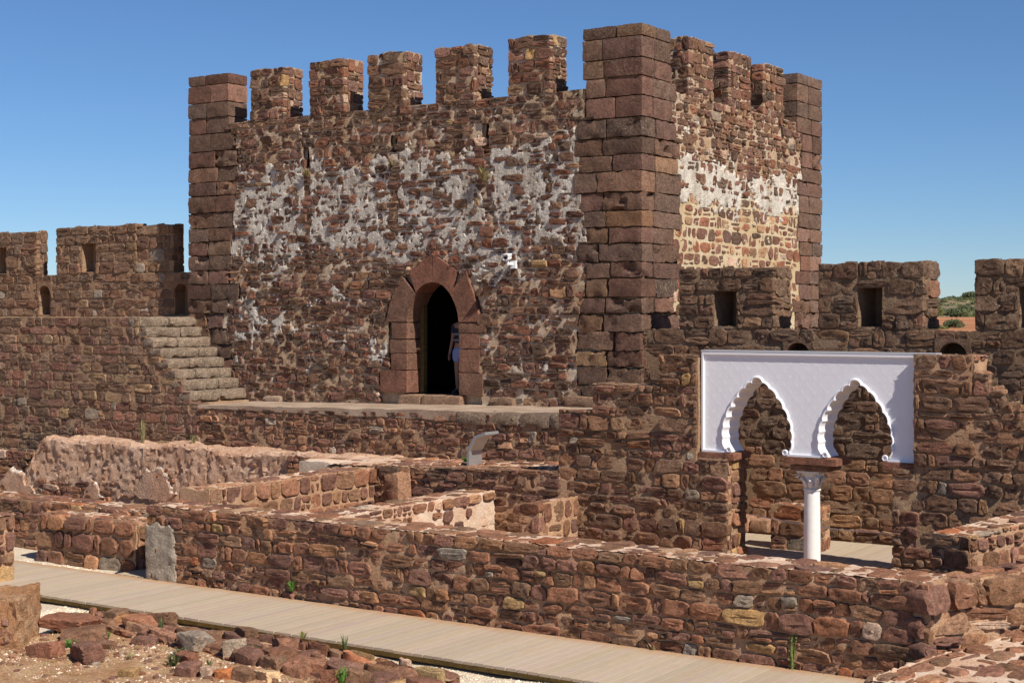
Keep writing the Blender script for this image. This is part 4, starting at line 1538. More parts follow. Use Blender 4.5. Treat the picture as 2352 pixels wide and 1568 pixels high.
fw = empty('ruined_wall', (-11.4, FY, 0), 'long low ruined stone wall running along the far side of the main boardwalk', 'wall')
w = Wall(fw)
w.core(M_EARTH, -17.45, -5.45, FY + .01, FY + .66, -.32, 1.095, res=.12, amp=.03, topfn=lambda x, y: .6 * top_var(x))
lay(w, (-17.46, FY, 0), (1, 0, 0), (0, -1, 0), 12.05, -.1, lambda s: 1.115 + .6 * top_var(s - 17.46), S_RUIN, P_RUIN, embed=.12, ends=(.02, 0))
lay(w, (-17.46, FY, 1.105), (1, 0, 0), (0, 0, 1), 12.0, 0, .68, S_TOP, P_RUIN, mort=M_PINK, B=(0, 1, 0), embed=.08)
w.finish()
# grey plaster on the wall's left end
v, f = rough_box(-17.49, -16.85, FY - .06, FY + .05, -.05, .84, .045, .02, roundc=.03, topfn=lambda x, y: .10 * noise.noise(Vector((x * 6, 0, 0))), seed=3)
v = [(q[0] + .07 * noise.noise(Vector((0, q[2] * 7, 1))) * sstep(-17.2, -16.9, q[0]), q[1] + .018 * noise.noise(Vector((q[0] * 9, 0, q[2] * 9))) + .012 * noise.noise(Vector((q[0] * 24, 3, q[2] * 24))), q[2]) for q in v]
mesh_obj('plaster_end', v, f, M_PLASTER4, fw, sharp=.8)

# bend of the ruined wall at the right edge
ang = math.atan2(.92, .39)
bx, by = -5.5, FY + .0
dv, nvv = Vector((math.cos(ang), math.sin(ang), 0)), Vector((math.sin(ang), -math.cos(ang), 0))
bw2 = empty('boulder_wall', (bx, by, 0), 'wall of large boulders at the right edge above the mortared footing', 'wall')
w = Wall(bw2)
w.core(M_EARTH, 0, 3.6, .02, .66, -.3, 1.0, res=.12, amp=.04, rot=ang, origin=(bx, by))
S_BOULD = style(h=(.2, .4), w=(.22, .62), gap=.03, wob=.08, jit=.1, p=(3, 7), split=.22, proud=(.01, .13), tilt=.14, n=18, bev=.035, rough=.03, level=.0, mamp=.03)
lay(w, (bx, by, 0), dv, nvv, 3.6, -.1, lambda s: 1.08 + .08 * noise.noise(Vector((s * 2, 0, 0))), S_BOULD, P_RUIN, embed=.2, ends=(.1, 0))
lay(w, (bx, by, .99), dv, (0, 0, 1), 3.6, 0, .66, style(**{**S_TOP, 'proud': (.02, .1)}), P_RUIN, mort=M_PINK, B=tuple(-nvv), embed=.08)
w.finish()

# mortared footing in the lower right corner
ang2 = math.atan2(.98, .18)
kx, ky = -5.5, 14.55
d2, n2 = Vector((math.cos(ang2), math.sin(ang2), 0)), Vector((math.sin(ang2), -math.cos(ang2), 0))
kf = empty('mortared_footing', (kx, ky, 0), 'broad flat footing of stones in pale mortar in the lower right corner', 'wall')
w = Wall(kf)
w.core(M_PINK, -.6, 3.8, -2.4, 0, -.3, .36, res=.12, amp=.03, rot=ang2, origin=(kx, ky))
inside_bend = lambda s, t: (Vector((kx, ky, 0)) + d2 * s + n2 * t - Vector((bx, by, 0))).dot(nvv) < -.02 and s > 1.2
lay(w, (kx, ky, .36), d2, (0, 0, 1), 3.8, 0, 2.3, style(h=(.2, .36), w=(.2, .6), gap=.07, wob=.08, jit=.09, p=(2.2, 4), proud=(.005, .05), tilt=.08, n=16, bev=.04), P_RUIN, B=tuple(n2), embed=.08, skip=inside_bend)
lay(w, (kx, ky, 0), d2, -n2, 1.6, -.15, .4, S_BOULD, P_RUIN, embed=.15)
lay(w, (kx, ky, 0) if False else (kx - d2.x * .6, ky - d2.y * .6, 0), n2, -d2, 2.4, -.15, .4, S_BOULD, P_RUIN, embed=.15)
w.finish()

# cross walls behind the long wall
ew = empty('cross_wall', (-17.1, 18.4, 0), 'sunlit cross wall running back from the left end of the long ruined wall', 'wall')
w = Wall(ew)
w.core(M_EARTH, -17.44, -16.82, FY + .62, 20.74, -.2, 1.3, res=.13, amp=.02, topfn=lambda x, y: .02 * noise.noise(Vector((x, y * 2, 0))))
lay(w, (-16.81, FY + .62, 0), (0, 1, 0), (1, 0, 0), 4.0, .5, 1.33, style(**{**S_RUIN, 'w': (.2, .5), 'h': (.17, .3), 'gap': .05, 'proud': (.01, .05)}), P_RUIN, embed=.1)
lay(w, (-17.46, FY + .65, 1.3), (0, 1, 0), (0, 0, 1), 4.0, 0, .66, S_TOP, P_RUIN, mort=M_PINK, B=(1, 0, 0), embed=.12)
w.finish()

tf = empty('stepped_terrace', (-14.6, 20.3, 0), 'low stone terrace below the doorway terrace, carrying the metal sign', 'wall')
w = Wall(tf)
ftop = lambda x: 1.38 + (x + 16.8) / 4.3 * .12
w.core(M_EARTH, -17.0, -12.75, 20.67, RY + .1, -.2, 1.33, res=.14, amp=.025, topfn=lambda x, y: ftop(x) - 1.38 + .025 * noise.noise(Vector((x * 2, y * 2, 0))))
lay(w, (-16.8, 20.66, 0), (1, 0, 0), (0, -1, 0), 3.8, .25, lambda s: ftop(s - 16.8) + .02 * noise.noise(Vector((s * 3, 0, 0))), S_RUIN, P_DARKR, embed=.12)
lay(w, (-17.9, 20.66, 1.322), (1, 0, .0279), (0, 0, 1), 5.0, 0, 1.55, style(**{**S_TOP, 'gap': .07}), P_RUIN, mort=M_PINK, B=(0, 1, 0), embed=.1)
w.core(M_PINK, -18.6, -16.95, 20.72, RY + .1, -.2, 1.35, res=.14, amp=.03)
w.finish()
block(tf, 'buttress', -16.3, -16.02, 20.28, 20.72, .2, 1.28, (.36, .22, .15, .1), .07, .03, .03, erode=.1)

gw = empty('cross_wall', (-14.6, 18.5, 0), 'short cross wall with a flat sunlit end plastered in pink mortar', 'wall')
w = Wall(gw)
w.core(M_PINK, -14.92, -14.28, FY + .6, 20.7, -.2, 1.06, res=.13, amp=.025, topfn=lambda x, y: .03 * noise.noise(Vector((x, y * 2, 5))))
lay(w, (-14.27, FY + .66, 0), (0, 1, 0), (1, 0, 0), 3.95, .55, 1.1, style(**{**S_RUIN, 'w': (.2, .5), 'h': (.16, .26), 'gap': .05, 'proud': (.008, .05)}), P_RUIN, (), lambda s, z: s > 1.9 and z < .95 and rng.random() < .8, embed=.1)
lay(w, (-14.94, FY + .66, 1.06), (0, 1, 0), (0, 0, 1), 3.95, 0, .66, S_TOP, P_RUIN, mort=M_PINK, B=(1, 0, 0), embed=.1)
w.finish()

pp = empty('stone_pier', (-12.85, 19.9, 0), 'small stub pier with a sunlit side in the middle of the ruins', 'pier')
w = Wall(pp)
w.core(M_EARTH, -13.02, -12.70, 19.55, 20.75, -.2, 1.06, res=.12, amp=.025)
lay(w, (-13.03, 19.55, 0), (1, 0, 0), (0, -1, 0), .34, .2, 1.1, style(h=(.2, .3), w=(.25, .4), n=16), P_RUIN, embed=.2, ends=(.02, .02))
lay(w, (-12.69, 19.65, 0), (0, 1, 0), (1, 0, 0), 1.05, .2, 1.1, style(h=(.2, .3), w=(.22, .45), gap=.06, n=16), P_RUIN, embed=.08)
lay(w, (-13.03, 19.55, 1.06), (1, 0, 0), (0, 0, 1), .34, 0, 1.2, S_TOP, P_RUIN, mort=M_PINK, B=(0, 1, 0), embed=.08)
w.finish()

# rammed earth ruin at the foot of the left wall
re_ = empty('rammed_earth_wall', (-22, 21.5, 0), 'eroded pink rammed earth wall stub below the left stone wall', 'wall')
AYF = 21.3


def re_top(x, y):
    e = sstep(-27.2, -26.3, x) * 1.0
    return (.10 * noise.noise(Vector((x * .9, y, 0))) + .05 * noise.noise(Vector((x * 3.3, y * 3, 0)))) * e - (1 - e) * .9


v, f = rough_box(-27.4, -17.4, AYF, RY + .02, -.3, 1.34, .045, .03, topfn=re_top, roundc=.08)
v = [tuple(Vector(q) + nv(q, 31, 1.0) * .02 + nv(q, 16, 2.0) * .024 + nv(q, 6, 7.0) * .022) for q in v]
mesh_obj('earth_body', v, f, M_RAMMED, re_, sharp=.5)
for k in range(70):
    c = (U(-26.8, -17.6), AYF + U(-.01, .04), U(.15, 1.25))
    v, f = rock_mesh(c, (U(.03, .09), U(.03, .05), U(.025, .06)), U(-.3, .3), rng, 2)
    mesh_obj('embedded_stone', v, f, M_STONE, re_, None, True, pick(P_RUIN), sharp=.5)


def re_patch(poly, name, mat):
    m = MB()
    m.prism(poly, 'y', AYF - .03, AYF + .1)
    o = m.build(name, mat, re_)
    return o


def jag(poly, amp=.045, n=5):
    out = []
    for i in range(len(poly)):
        a, b = poly[i], poly[(i + 1) % len(poly)]
        for k in range(n):
            q = k / n
            out.append((a[0] + (b[0] - a[0]) * q + U(-amp, amp), a[1] + (b[1] - a[1]) * q + U(-amp, amp)))
    return out


def in_poly(poly, x, z):
    c = False
    n = len(poly)
    for i in range(n):
        (x0, z0), (x1, z1) = poly[i], poly[(i + 1) % n]
        if (z0 > z) != (z1 > z) and x < (x1 - x0) * (z - z0) / (z1 - z0) + x0: c = not c
    return c


def wall_patch(poly, name, mat, lift, grow=0.0):
    x0, x1 = min(p[0] for p in poly) - .15, max(p[0] for p in poly) + .15
    z0, z1 = min(p[1] for p in poly) - .12, max(p[1] for p in poly) + .12
    cx, cz = sum(p[0] for p in poly) / len(poly), sum(p[1] for p in poly) / len(poly)

    def hf(a, b):
        x, z = x0 + a, z0 + b
        xx, zz = x + .09 * noise.noise(Vector((x * 5, 0, z * 5))) + .04 * noise.noise(Vector((x * 17, 2, z * 17))), z + .09 * noise.noise(Vector((x * 5, 7, z * 5)))
        xx, zz = cx + (xx - cx) / (1 + grow) - grow * .3, cz + (zz - cz) / (1 + grow) - grow * .2
        return lift + .012 * noise.noise(Vector((x * 3, 1, z * 3))) + .005 * noise.noise(Vector((x * 15, 1, z * 15))) if in_poly(poly, xx, zz) else -.06
    v, f = height_sheet((x0, AYF, z0), (1, 0, 0), (0, 0, 1), (0, -1, 0), x1 - x0, z1 - z0, .03, hf, -.02)
    mesh_obj(name, v, f, mat, re_)


for poly in ([(-24.0, .3), (-23.5, .5), (-23.26, .86), (-22.81, .89), (-22.56, .75), (-22.53, .5), (-22.35, .44), (-22.6, .25)],
             [(-27.9, .25), (-27.5, .62), (-27.05, .56), (-26.98, .38), (-26.7, .27), (-26.76, .06), (-27.1, .05), (-27.5, .18)],
             [(-25.15, .13), (-24.98, .44), (-24.78, .56), (-24.62, .33), (-24.4, .19)]):
    wall_patch(poly, 'lime_edge', M_PLASTER2, .03, .022)
    wall_patch(poly, 'plaster_patch', M_PLASTER3, .042)
w = Wall(re_)
lay(w, (-26.6, AYF - .0, 0), (1, 0, 0), (0, -1, 0), 2.3, .1, lambda s: .48 + .2 * noise.noise(Vector((s * 2, 3, 0))), S_RUIN, P_RUIN, embed=.12)
lay(w, (-28.6, AYF + .3, 0), (1, 0, 0), (0, -1, 0), 1.6, .1, 1.0, S_RUIN, P_RUIN, embed=.12)
lay(w, (-19.4, AYF - .03, 0), (1, 0, 0), (0, -1, 0), 2.0, 1.0, lambda s: 1.36 + .03 * noise.noise(Vector((s * 4, 0, 0))), S_RUIN, P_RUIN, embed=.12)
w.finish()

lb = empty('low_wall', (-20.6, 17.2, 0), 'long low stone wall with a square drain hole, behind the boardwalk at far left', 'wall')
w = Wall(lb)
HB = [(-21.03, -20.78, .28, .5, .3)]
w.core(M_EARTH, -24.5, -18.25, 17.15, 17.85, -.3, .765, res=.12, amp=.025, front_hole=HB)
lay(w, (-24.5, 17.15, 0), (1, 0, 0), (0, -1, 0), 6.25, -.1, .79, S_RUIN, P_RUIN, [(a + 24.5, b + 24.5, c, d) for a, b, c, d, _ in HB], embed=.12)
lay(w, (-24.5, 17.14, .772), (1, 0, 0), (0, 0, 1), 6.25, 0, .7, S_TOP, P_RUIN, mort=M_PINK, B=(0, 1, 0), embed=.08)
w.finish()
lc = empty('low_wall', (-19.3, 16.5, 0), 'thick low wall of big rounded blocks left of the plastered wall end', 'wall')
w = Wall(lc)
w.core(M_EARTH, -20.5, -18.2, 16.46, 17.1, -.3, .7, res=.12, amp=.03)
S_BIG = style(h=(.2, .34), w=(.24, .58), gap=.035, wob=.04, jit=.04, p=(2.8, 5), split=.08, proud=(.03, .09), n=16, bev=.05, rough=.012)
lay(w, (-20.52, 16.45, 0), (1, 0, 0), (0, -1, 0), 2.33, -.12, lambda s: .72 + .03 * noise.noise(Vector((s * 3, 0, 0))) + .03 * s / 2.3, S_BIG, P_RUIN, embed=.15)
lay(w, (-20.52, 16.44, .71), (1, 0, 0), (0, 0, 1), 2.33, 0, .65, S_TOP, P_RUIN, mort=M_PINK, B=(0, 1, 0), embed=.08)
lay(w, (-18.19, 16.5, 0), (0, 1, 0), (1, 0, 0), .6, -.1, .72, S_BIG, P_RUIN, embed=.15)
w.finish()

rr = empty('cross_wall', (-5.9, 19, 0), 'sunlit stone cross wall at the right edge behind the boulders', 'wall')
w = Wall(rr)
ang3 = math.atan2(.963, .267)
d3, n3 = Vector((math.cos(ang3), math.sin(ang3), 0)), Vector((math.sin(ang3), -math.cos(ang3), 0))
rx0, ry0 = -5.72, 18.38
w.core(M_EARTH, 0, 3.2, 0.01, .52, -.2, 1.28, res=.12, amp=.025, rot=ang3, origin=(rx0, ry0), topfn=lambda x, y: .05 * x)
lay(w, (rx0, ry0, 0), d3, n3, 3.2, .3, lambda s: 1.32 + .05 * s, style(**{**S_RUIN, 'w': (.16, .42), 'h': (.18, .28), 'gap': .05, 'proud': (.008, .04)}), P_RUIN, embed=.1, ends=(.02, 0))
lay(w, (rx0 - n3.x * .52, ry0 - n3.y * .52, 0), n3, -d3, .52, .1, 1.3, S_RUIN, P_DARKR, embed=.15, ends=(.02, .02))
lay(w, (rx0, ry0, 1.29), (d3.x, d3.y, .05), (0, 0, 1), 3.2, 0, .52, S_TOP, P_RUIN, mort=M_PINK, B=tuple(-n3), embed=.08)
w.finish()

# ================================================================== MAIN BOARDWALK
boardwalk('main_boardwalk', -21.3, -5.35, 14.24, 16.0, 0.0, 'broad wooden boardwalk crossing the foreground below the ruined wall')
boardwalk('side_boardwalk', -18.15, -17.55, 16.02, 19.0, 0.004, 'narrow boardwalk branching off between the low wall and the plastered wall end', .15)


# ================================================================== ROCKS
r3 = random.Random(5)
ft = empty('stone_footing', (-13, 13.6, 0), 'tumbled row of big red stones along the near edge of the boardwalk', 'wall')
w = Wall(ft)
fa = math.atan2(-.72, 5.8)
fd, fn = Vector((math.cos(fa), math.sin(fa), 0)), Vector((math.sin(fa), -math.cos(fa), 0))
fo = Vector((-16.0, 13.40, 0))
fdep = lambda s_: .45 + .13 * s_
w.core(M_EARTH, 0, 5.9, .02, .55, -.3, .0, res=.1, amp=.03, rot=fa, origin=(fo.x, fo.y), topfn=lambda x, y: .03 * noise.noise(Vector((x * 2, y * 2, 3))) - .012 * x)
S_FOOT = style(h=(.2, .36), w=(.26, .62), gap=.03, wob=.08, jit=.1, p=(3, 7), split=.12, proud=(.01, .12), tilt=.10, n=18, bev=.03, rough=.022, level=.0, mamp=.03)
lay(w, fo + Vector((0, 0, .0)), (fd.x, fd.y, -.012), (0, 0, 1), 5.9, 0, lambda s_: fdep(s_), S_FOOT, P_RUIN, B=tuple(-fn), embed=.2)
lay(w, fo, fd, fn, 5.9, -.3, lambda s_: .04 - .012 * s_ + .03 * noise.noise(Vector((s_ * 2, 0, 0))), style(**{**S_FOOT, 'proud': (.0, .1), 'w': (.2, .5), 'h': (.14, .3)}), P_RUIN, embed=.2)
w.finish()
row = []
for k in range(13):
    q = fo + fd * r3.uniform(0, 5.8)
    q = q - fn * r3.uniform(.05, fdep(3) - .1)
    s_ = r3.uniform(.12, .24)
    row.append((q.x, q.y, r3.uniform(-.02, .05), (s_, s_ * r3.uniform(.6, .9), s_ * r3.uniform(.4, .6)), r3.uniform(-.6, .6)))
# the tall slabs standing in the row
row += [(-12.35, 12.9, -.06, (.23, .14, .22), -.1), (-11.95, 12.86, -.06, (.26, .14, .23), -.12), (-11.55, 12.82, -.06, (.2, .13, .2), -.1)]
row += [(-10.6, 12.75, -.02, (.16, .13, .2), .3), (-10.2, 12.75, -.04, (.24, .2, .12), .8), (-9.8, 12.8, -.05, (.26, .2, .1), .2), (-9.55, 13.1, -.07, (.22, .18, .12), .5), (-10.05, 13.15, -.05, (.25, .2, .12), -.3), (-9.5, 12.6, -.06, (.22, .17, .11), .1)]
for c in row:
    v, f = rock_mesh(c[:3], c[3], c[4], r3)
    t = pick(P_RUIN)
    mesh_obj('stone', v, f, M_STONE, ft, None, True, t, sharp=.45)

loose = [
    ((-14.62, 11.86, .02), (.24, .17, .12), .1, RED, 'red rectangular stone beside the orange earth block at lower left'),
    ((-14.12, 12.02, .03), (.28, .18, .14), -.3, PURP, 'large wedge shaped red stone leaning on its red neighbour at lower left'),
    ((-15.55, 12.95, .06), (.36, .3, .1), .4, RED, 'broad flat red slab bridging a dark gap near the left edge'),
    ((-15.0, 12.75, -.02), (.32, .26, .15), .9, BROWN, 'slanting brown slab below the flat red slab at left'),
    ((-14.75, 13.35, .0), (.16, .12, .12), .2, TAN, 'tan pointed stone in front of the tumbled row'),
    ((-14.25, 13.05, -.03), (.2, .11, .05), .3, PURP, 'thin purple slab lying on the bare earth'),
    ((-14.45, 12.6, -.03), (.19, .08, .06), .0, BROWN, 'narrow brown slab lying on the earth among weeds'),
    ((-13.1, 12.62, -.02), (.2, .08, .08), -.1, RED, 'half buried red stone in the middle of the earth floor'),
    ((-12.55, 12.12, .0), (.15, .12, .12), .3, PURP, 'rounded purple stone at the bottom edge'),
    ((-12.28, 12.17, .0), (.09, .08, .1), .3, PALE, 'pale cream stone between a purple and an orange stone at the bottom edge'),
    ((-12.08, 12.2, .0), (.12, .1, .1), .5, (.42, .17, .07), 'orange red stone at the bottom edge'),
    ((-11.85, 12.28, .0), (.17, .12, .1), .1, BROWN, 'long brown stone at the bottom edge right of the orange one'),
    ((-11.62, 12.42, .0), (.15, .12, .09), -.2, (.62, .47, .3), 'big cream coloured stone at the bottom edge'),
    ((-13.1, 11.75, -.02), (.13, .1, .07), .3, YEL, 'yellow stone at the bottom left edge'),
    ((-12.6, 13.0, -.0), (.12, .09, .09), .6, (.2, .12, .09), 'small dark upright stone in the shade of the tumbled row'),
    ((-13.45, 13.12, .05), (.26, .17, .13), -.2, GREY, 'big pale grey stone in the tumbled row'),
    ((-12.75, 13.08, .03), (.16, .14, .16), .5, (.42, .36, .29), 'cream grey boulder left of the tall upright slabs'),
    ((-10.85, 12.6, .0), (.13, .12, .17), .2, RED, 'upright red stone with green weeds growing beside it'),
    ((-15.2, 13.55, .0), (.15, .14, .1), .2, ORANGE, 'orange stone lying on pale gravel near the boardwalk'),
]
for c, s, rt, colr, lab in loose:
    v, f = rock_mesh(c, s, rt, r3)
    tag(mesh_obj('loose_stone', v, f, M_STONE, None, None, True, (*colr, .15), sharp=.45), lab, 'stone', 'loose stones on the earth floor')


# pebbles and chips
def pebbles(name, n, fn, smin, smax, cols, label):
    mb = MB()
    k = 0
    while k < n:
        p = fn()
        if p is None: continue
        k += 1
        s = r3.uniform(smin, smax) * (1 if r3.random() < .93 else 1.9)
        a = r3.uniform(0, 6.28)
        ca, sa = math.cos(a) * s, math.sin(a) * s
        q = r3.uniform(.5, .9)
        x, y, z = p
        c = r3.choice(cols)
        f = r3.uniform(.75, 1.2)
        mb.add([(x + ca, y + sa, z), (x - sa * q, y + ca * q, z), (x - ca, y - sa, z), (x + sa * q, y - ca * q, z), (x + ca * .3, y + sa * .3, z + s * r3.uniform(.4, .8)), (x - ca * .3, y - sa * .2, z + s * r3.uniform(.4, .7))],
               [(0, 1, 4), (1, 5, 4), (1, 2, 5), (2, 3, 5), (3, 4, 5), (3, 0, 4)], (c[0] * f, c[1] * f, c[2] * f, 1))
    tag(mb.build(name, M_PEBBLE, None, False), label, 'pebbles', kind='stuff')


CREAM = [(.62, .52, .38), (.7, .6, .46), (.5, .39, .26), (.6, .47, .33), (.75, .68, .56)]


def on_gravel():
    x, y = r3.uniform(-10.9, -6.2), r3.uniform(11.6, 14.3)
    if dirt_mask(x, y) > .15: return None
    return x, y, gravel_h(x, y) - .002


def on_gravel_left():
    if r3.random() < .5:
        x, y = r3.uniform(-17.2, -15.3), r3.uniform(13.5, 14.3)
    else:
        x, y = r3.uniform(-22.0, -18.2), r3.uniform(16.0, 17.0)
    if dirt_mask(x, y) > .15: return None
    return x, y, gravel_h(x, y) + (.05 if y > 15 else -.002)


def on_dirt():
    x, y = r3.uniform(-15.6, -9.6), r3.uniform(11.0, 13.7)
    if dirt_mask(x, y) < .6 or noise.noise(Vector((x * 1.3, y * 1.3, 4))) < r3.uniform(-.5, .35): return None
    return x, y, dirt_h(x, y) - .002


pebbles('gravel_stones', 16000, on_gravel, .008, .017, CREAM, 'pale cream gravel beside the boardwalk')
pebbles('gravel_stones', 5000, on_gravel_left, .01, .022, CREAM, 'pale gravel patches beside the far end of the boardwalk')
pebbles('stone_chips', 5200, on_dirt, .007, .022, [(.36, .2, .12), (.6, .45, .32), (.72, .62, .5), (.28, .15, .1), (.45, .28, .17), (.3, .17, .12)], 'small stone chips scattered over the bare earth')
mb = MB()
for _ in range(300):   # broken stone half buried in the earth
    p_ = None
    while p_ is None: p_ = on_dirt()
    q_ = r3.uniform(.018, .055)
    v, f = rock_mesh((p_[0], p_[1], p_[2] + q_ * .1), (q_ * 1.2, q_, q_ * .6), r3.uniform(0, 3), r3, 2)
    mb.add(v, f, pick(P_RUIN))
tag(mb.build('rubble_fragments', M_STONE, None, True), 'broken stone fragments half buried in the bare earth', 'rubble', kind='stuff')
mb = MB()
for _ in range(150):   # thin dry grass
    p_ = None
    while p_ is None: p_ = on_dirt()
    for _ in range(12):
        a_, h_ = r3.uniform(0, 6.28), r3.uniform(.02, .07)
        b_ = Vector((p_[0] + r3.gauss(0, .05), p_[1] + r3.gauss(0, .05), p_[2]))
        t_ = b_ + Vector((math.cos(a_) * h_ * .7, math.sin(a_) * h_ * .7, h_))
        sd_ = Vector((-math.sin(a_), math.cos(a_), 0)) * .0025
        k_ = r3.uniform(.7, 1.2)
        mb.add([b_ - sd_, b_ + sd_, t_], [(0, 1, 2)], r3.choice([(.4 * k_, .32 * k_, .16 * k_, 1), (.3 * k_, .26 * k_, .1 * k_, 1), (.16 * k_, .18 * k_, .06 * k_, 1)]))
tag(mb.build('dry_grass', M_LEAF, None), 'sparse dry grass on the bare earth', 'grass', kind='stuff')
grid_sheet('gravel_bank', -23, -18.2, 15.9, 17.2, .1, lambda x, y: -.09 + .03 * noise.noise(Vector((x * 2, y * 2, 0))) + .04 * sstep(16.1, 16.6, y), M_GRAVEL)

# orange rammed earth block in the lower left corner
eb = empty('earth_block', (-15.4, 11.9, -.4), 'weathered orange rammed earth block in the lower left corner', 'wall')
ang4 = math.radians(38)
EBX, EBY = -15.28, 11.98
v, f = rough_box(-2.2, 0, 0, 1.0, -.6, .55, .04, .03, ang4, (EBX, EBY), lambda x, y: .05 * noise.noise(Vector((x * 2, y * 2, 0))), .06)
v = [tuple(Vector(q) + nv((q[0] * 1.6, q[1] * 1.6, q[2] * .55), 15, 2.0) * .035 + nv(q, 30, 5.0) * .018 + nv(q, 5, 7.0) * .04) for q in v]
mesh_obj('earth_body', v, f, M_RAMMED2, eb, sharp=.55)
for k in range(14):
    q = Vector((math.cos(ang4), math.sin(ang4), 0)) * -U(.05, .9)
    c = Vector((EBX, EBY, U(-.3, .45))) + q
    v, f = rock_mesh(c, (U(.04, .1), U(.03, .05), U(.03, .08)), ang4, r3, 3)
    mesh_obj('embedded_stone', v, f, M_STONE, eb, None, True, pick(P_RUIN))
# stacked stub standing behind it
sb = empty('wall_stub', (-19.4, 14.5, 0), 'stub of stacked stones at the left edge of the picture', 'wall')
w = Wall(sb)
w.core(M_EARTH, -19.9, -19.1, 14.15, 14.85, -.3, .95, res=.12, amp=.03)
lay(w, (-19.08, 14.15, 0), (0, 1, 0), (1, 0, 0), .7, -.1, 1.0, S_BIG, P_RUIN, embed=.15, ends=(.02, 0))
lay(w, (-19.9, 14.14, 0), (1, 0, 0), (0, -1, 0), .84, -.1, 1.0, S_BIG, P_RUIN, embed=.15, ends=(0, .03))
lay(w, (-19.9, 14.14, .98), (1, 0, 0), (0, 0, 1), .9, 0, .7, S_TOP, P_RUIN, mort=M_PINK, B=(0, 1, 0), embed=.06)
w.finish()

# ================================================================== SMALL THINGS
# metal information sign on the stepped terrace
sx_, sy_, sz_ = -15.05, 21.2, 1.43
sg = empty('information_sign', (sx_, sy_, sz_), 'bent brushed steel sign stand on the low terrace', 'sign')
prof = [(0, -.06), (0, .24), (.15, .465), (.345, .53)]
th_ = [(-.045, -.06), (-.047, .255), (.118, .505), (.33, .575)]
for nm, i0, i1 in (('post', 0, 1), ('neck', 1, 2), ('reading_plate', 2, 3)):
    m = MB()
    poly = [prof[i0], prof[i1], th_[i1], th_[i0]]
    wd = .19 if nm == 'post' else .2
    m.v = [(sx_ + p[0], sy_ - wd, sz_ + p[1]) for p in poly] + [(sx_ + p[0], sy_ + wd, sz_ + p[1]) for p in poly]
    m.f = [(0, 1, 2, 3), (7, 6, 5, 4), (1, 0, 4, 5), (2, 1, 5, 6), (3, 2, 6, 7), (0, 3, 7, 4)]
    o = m.build(nm, M_STEEL, sg)
    bm = bmesh.new()
    bm.from_mesh(o.data)
    bmesh.ops.recalc_face_normals(bm, faces=bm.faces)
    bm.to_mesh(o.data)
    bm.free()

# security camera on the tower wall
cc = empty('security_camera', (-16.1, 23.85, 4.95), 'white security camera on a bracket right of the doorway arch', 'camera')
cdir = Vector((.32, -1, -.12)).normalized()
cr = Vector((cdir.y, -cdir.x, 0)).normalized() * -1
cu = cr.cross(cdir).normalized()
if cu.z < 0: cu = -cu
c0 = Vector((-16.09, 23.70, 5.06))


def rr_section(w_, h_, n_=5, r_=.03):
    pts = []
    for (sx1, sy1, a0) in ((1, 1, 0), (-1, 1, 90), (-1, -1, 180), (1, -1, 270)):
        for k in range(n_):
            th = math.radians(a0 + 90 * k / (n_ - 1))
            pts.append((sx1 * (w_ - r_) + r_ * math.cos(th), sy1 * (h_ - r_) + r_ * math.sin(th)))
    return pts


m = MB()
sec = rr_section(.055, .055)
n = len(sec)
for d, s in ((-.10, .9), (-.09, 1), (.14, 1), (.142, .86), (.12, .84)):
    m.v += [tuple(c0 + cdir * d + cr * (p[0] * s) + cu * (p[1] * s)) for p in sec]
for r in range(4):
    for i in range(n):
        m.f.append((r * n + i, r * n + (i + 1) % n, (r + 1) * n + (i + 1) % n, (r + 1) * n + i))
m.f += [tuple(range(n))[::-1], tuple(range(4 * n, 5 * n))]
m.build('housing', M_CAMW, cc)
m = MB()
m.v = []
hood = [(-.062, .02), (-.062, .05), (-.05, .064), (.05, .064), (.062, .05), (.062, .02)]
for d in (-.09, .17):
    m.v += [tuple(c0 + cdir * d + cr * p[0] + cu * p[1]) for p in hood] + [tuple(c0 + cdir * d + cr * p[0] * .93 + cu * (p[1] * .95)) for p in hood]
for i in range(5):
    m.f += [(i, i + 1, 12 + i + 1, 12 + i), (6 + i + 1, 6 + i, 18 + i, 18 + i + 1), (i + 1, i, 6 + i, 7 + i), (12 + i, 13 + i, 19 + i, 18 + i)]
m.build('sun_hood', M_CAMW, cc)
m = MB()
m.tube([c0 + cdir * .11, c0 + cdir * .135], .034, 16)
m.build('lens', M_BLACK, cc)
m = MB()
m.tube([c0 - cu * .06 - cdir * .02, c0 - cu * .15 - cdir * .02], .022, 10)
m.tube([c0 - cu * .13 - cdir * .02, Vector((-16.03, 23.86, 4.92))], .026, 10)
m.build('bracket', M_CAMW, cc)
m = MB()
m.box(-16.1, -15.98, 23.81, 23.87, 4.85, 4.99)
m.build('mounting_plate', M_CAMW, cc)

# person standing inside the doorway
px_, py_, pz_ = -17.93, 24.78, 2.39
person = empty('person', (px_, py_, pz_), 'person in a dark shirt and light blue shorts half hidden inside the doorway', 'person')


def skin(name, verts, edges, radii, mat, root=0, sub=2):
    me = bpy.data.meshes.new(name)
    me.from_pydata([(v[0], v[1], v[2]) for v in verts], edges, [])
    me.materials.append(mat)
    o = bpy.data.objects.new(name, me)
    o.parent = person
    col.objects.link(o)
    o.modifiers.new('skin', 'SKIN')
    sv = me.skin_vertices[0].data
    for i, r in enumerate(radii):
        sv[i].radius = r if hasattr(r, '__len__') else (r, r)
        sv[i].use_root = (i == root)
    s = o.modifiers.new('sub', 'SUBSURF')
    s.levels = s.render_levels = sub
    return o


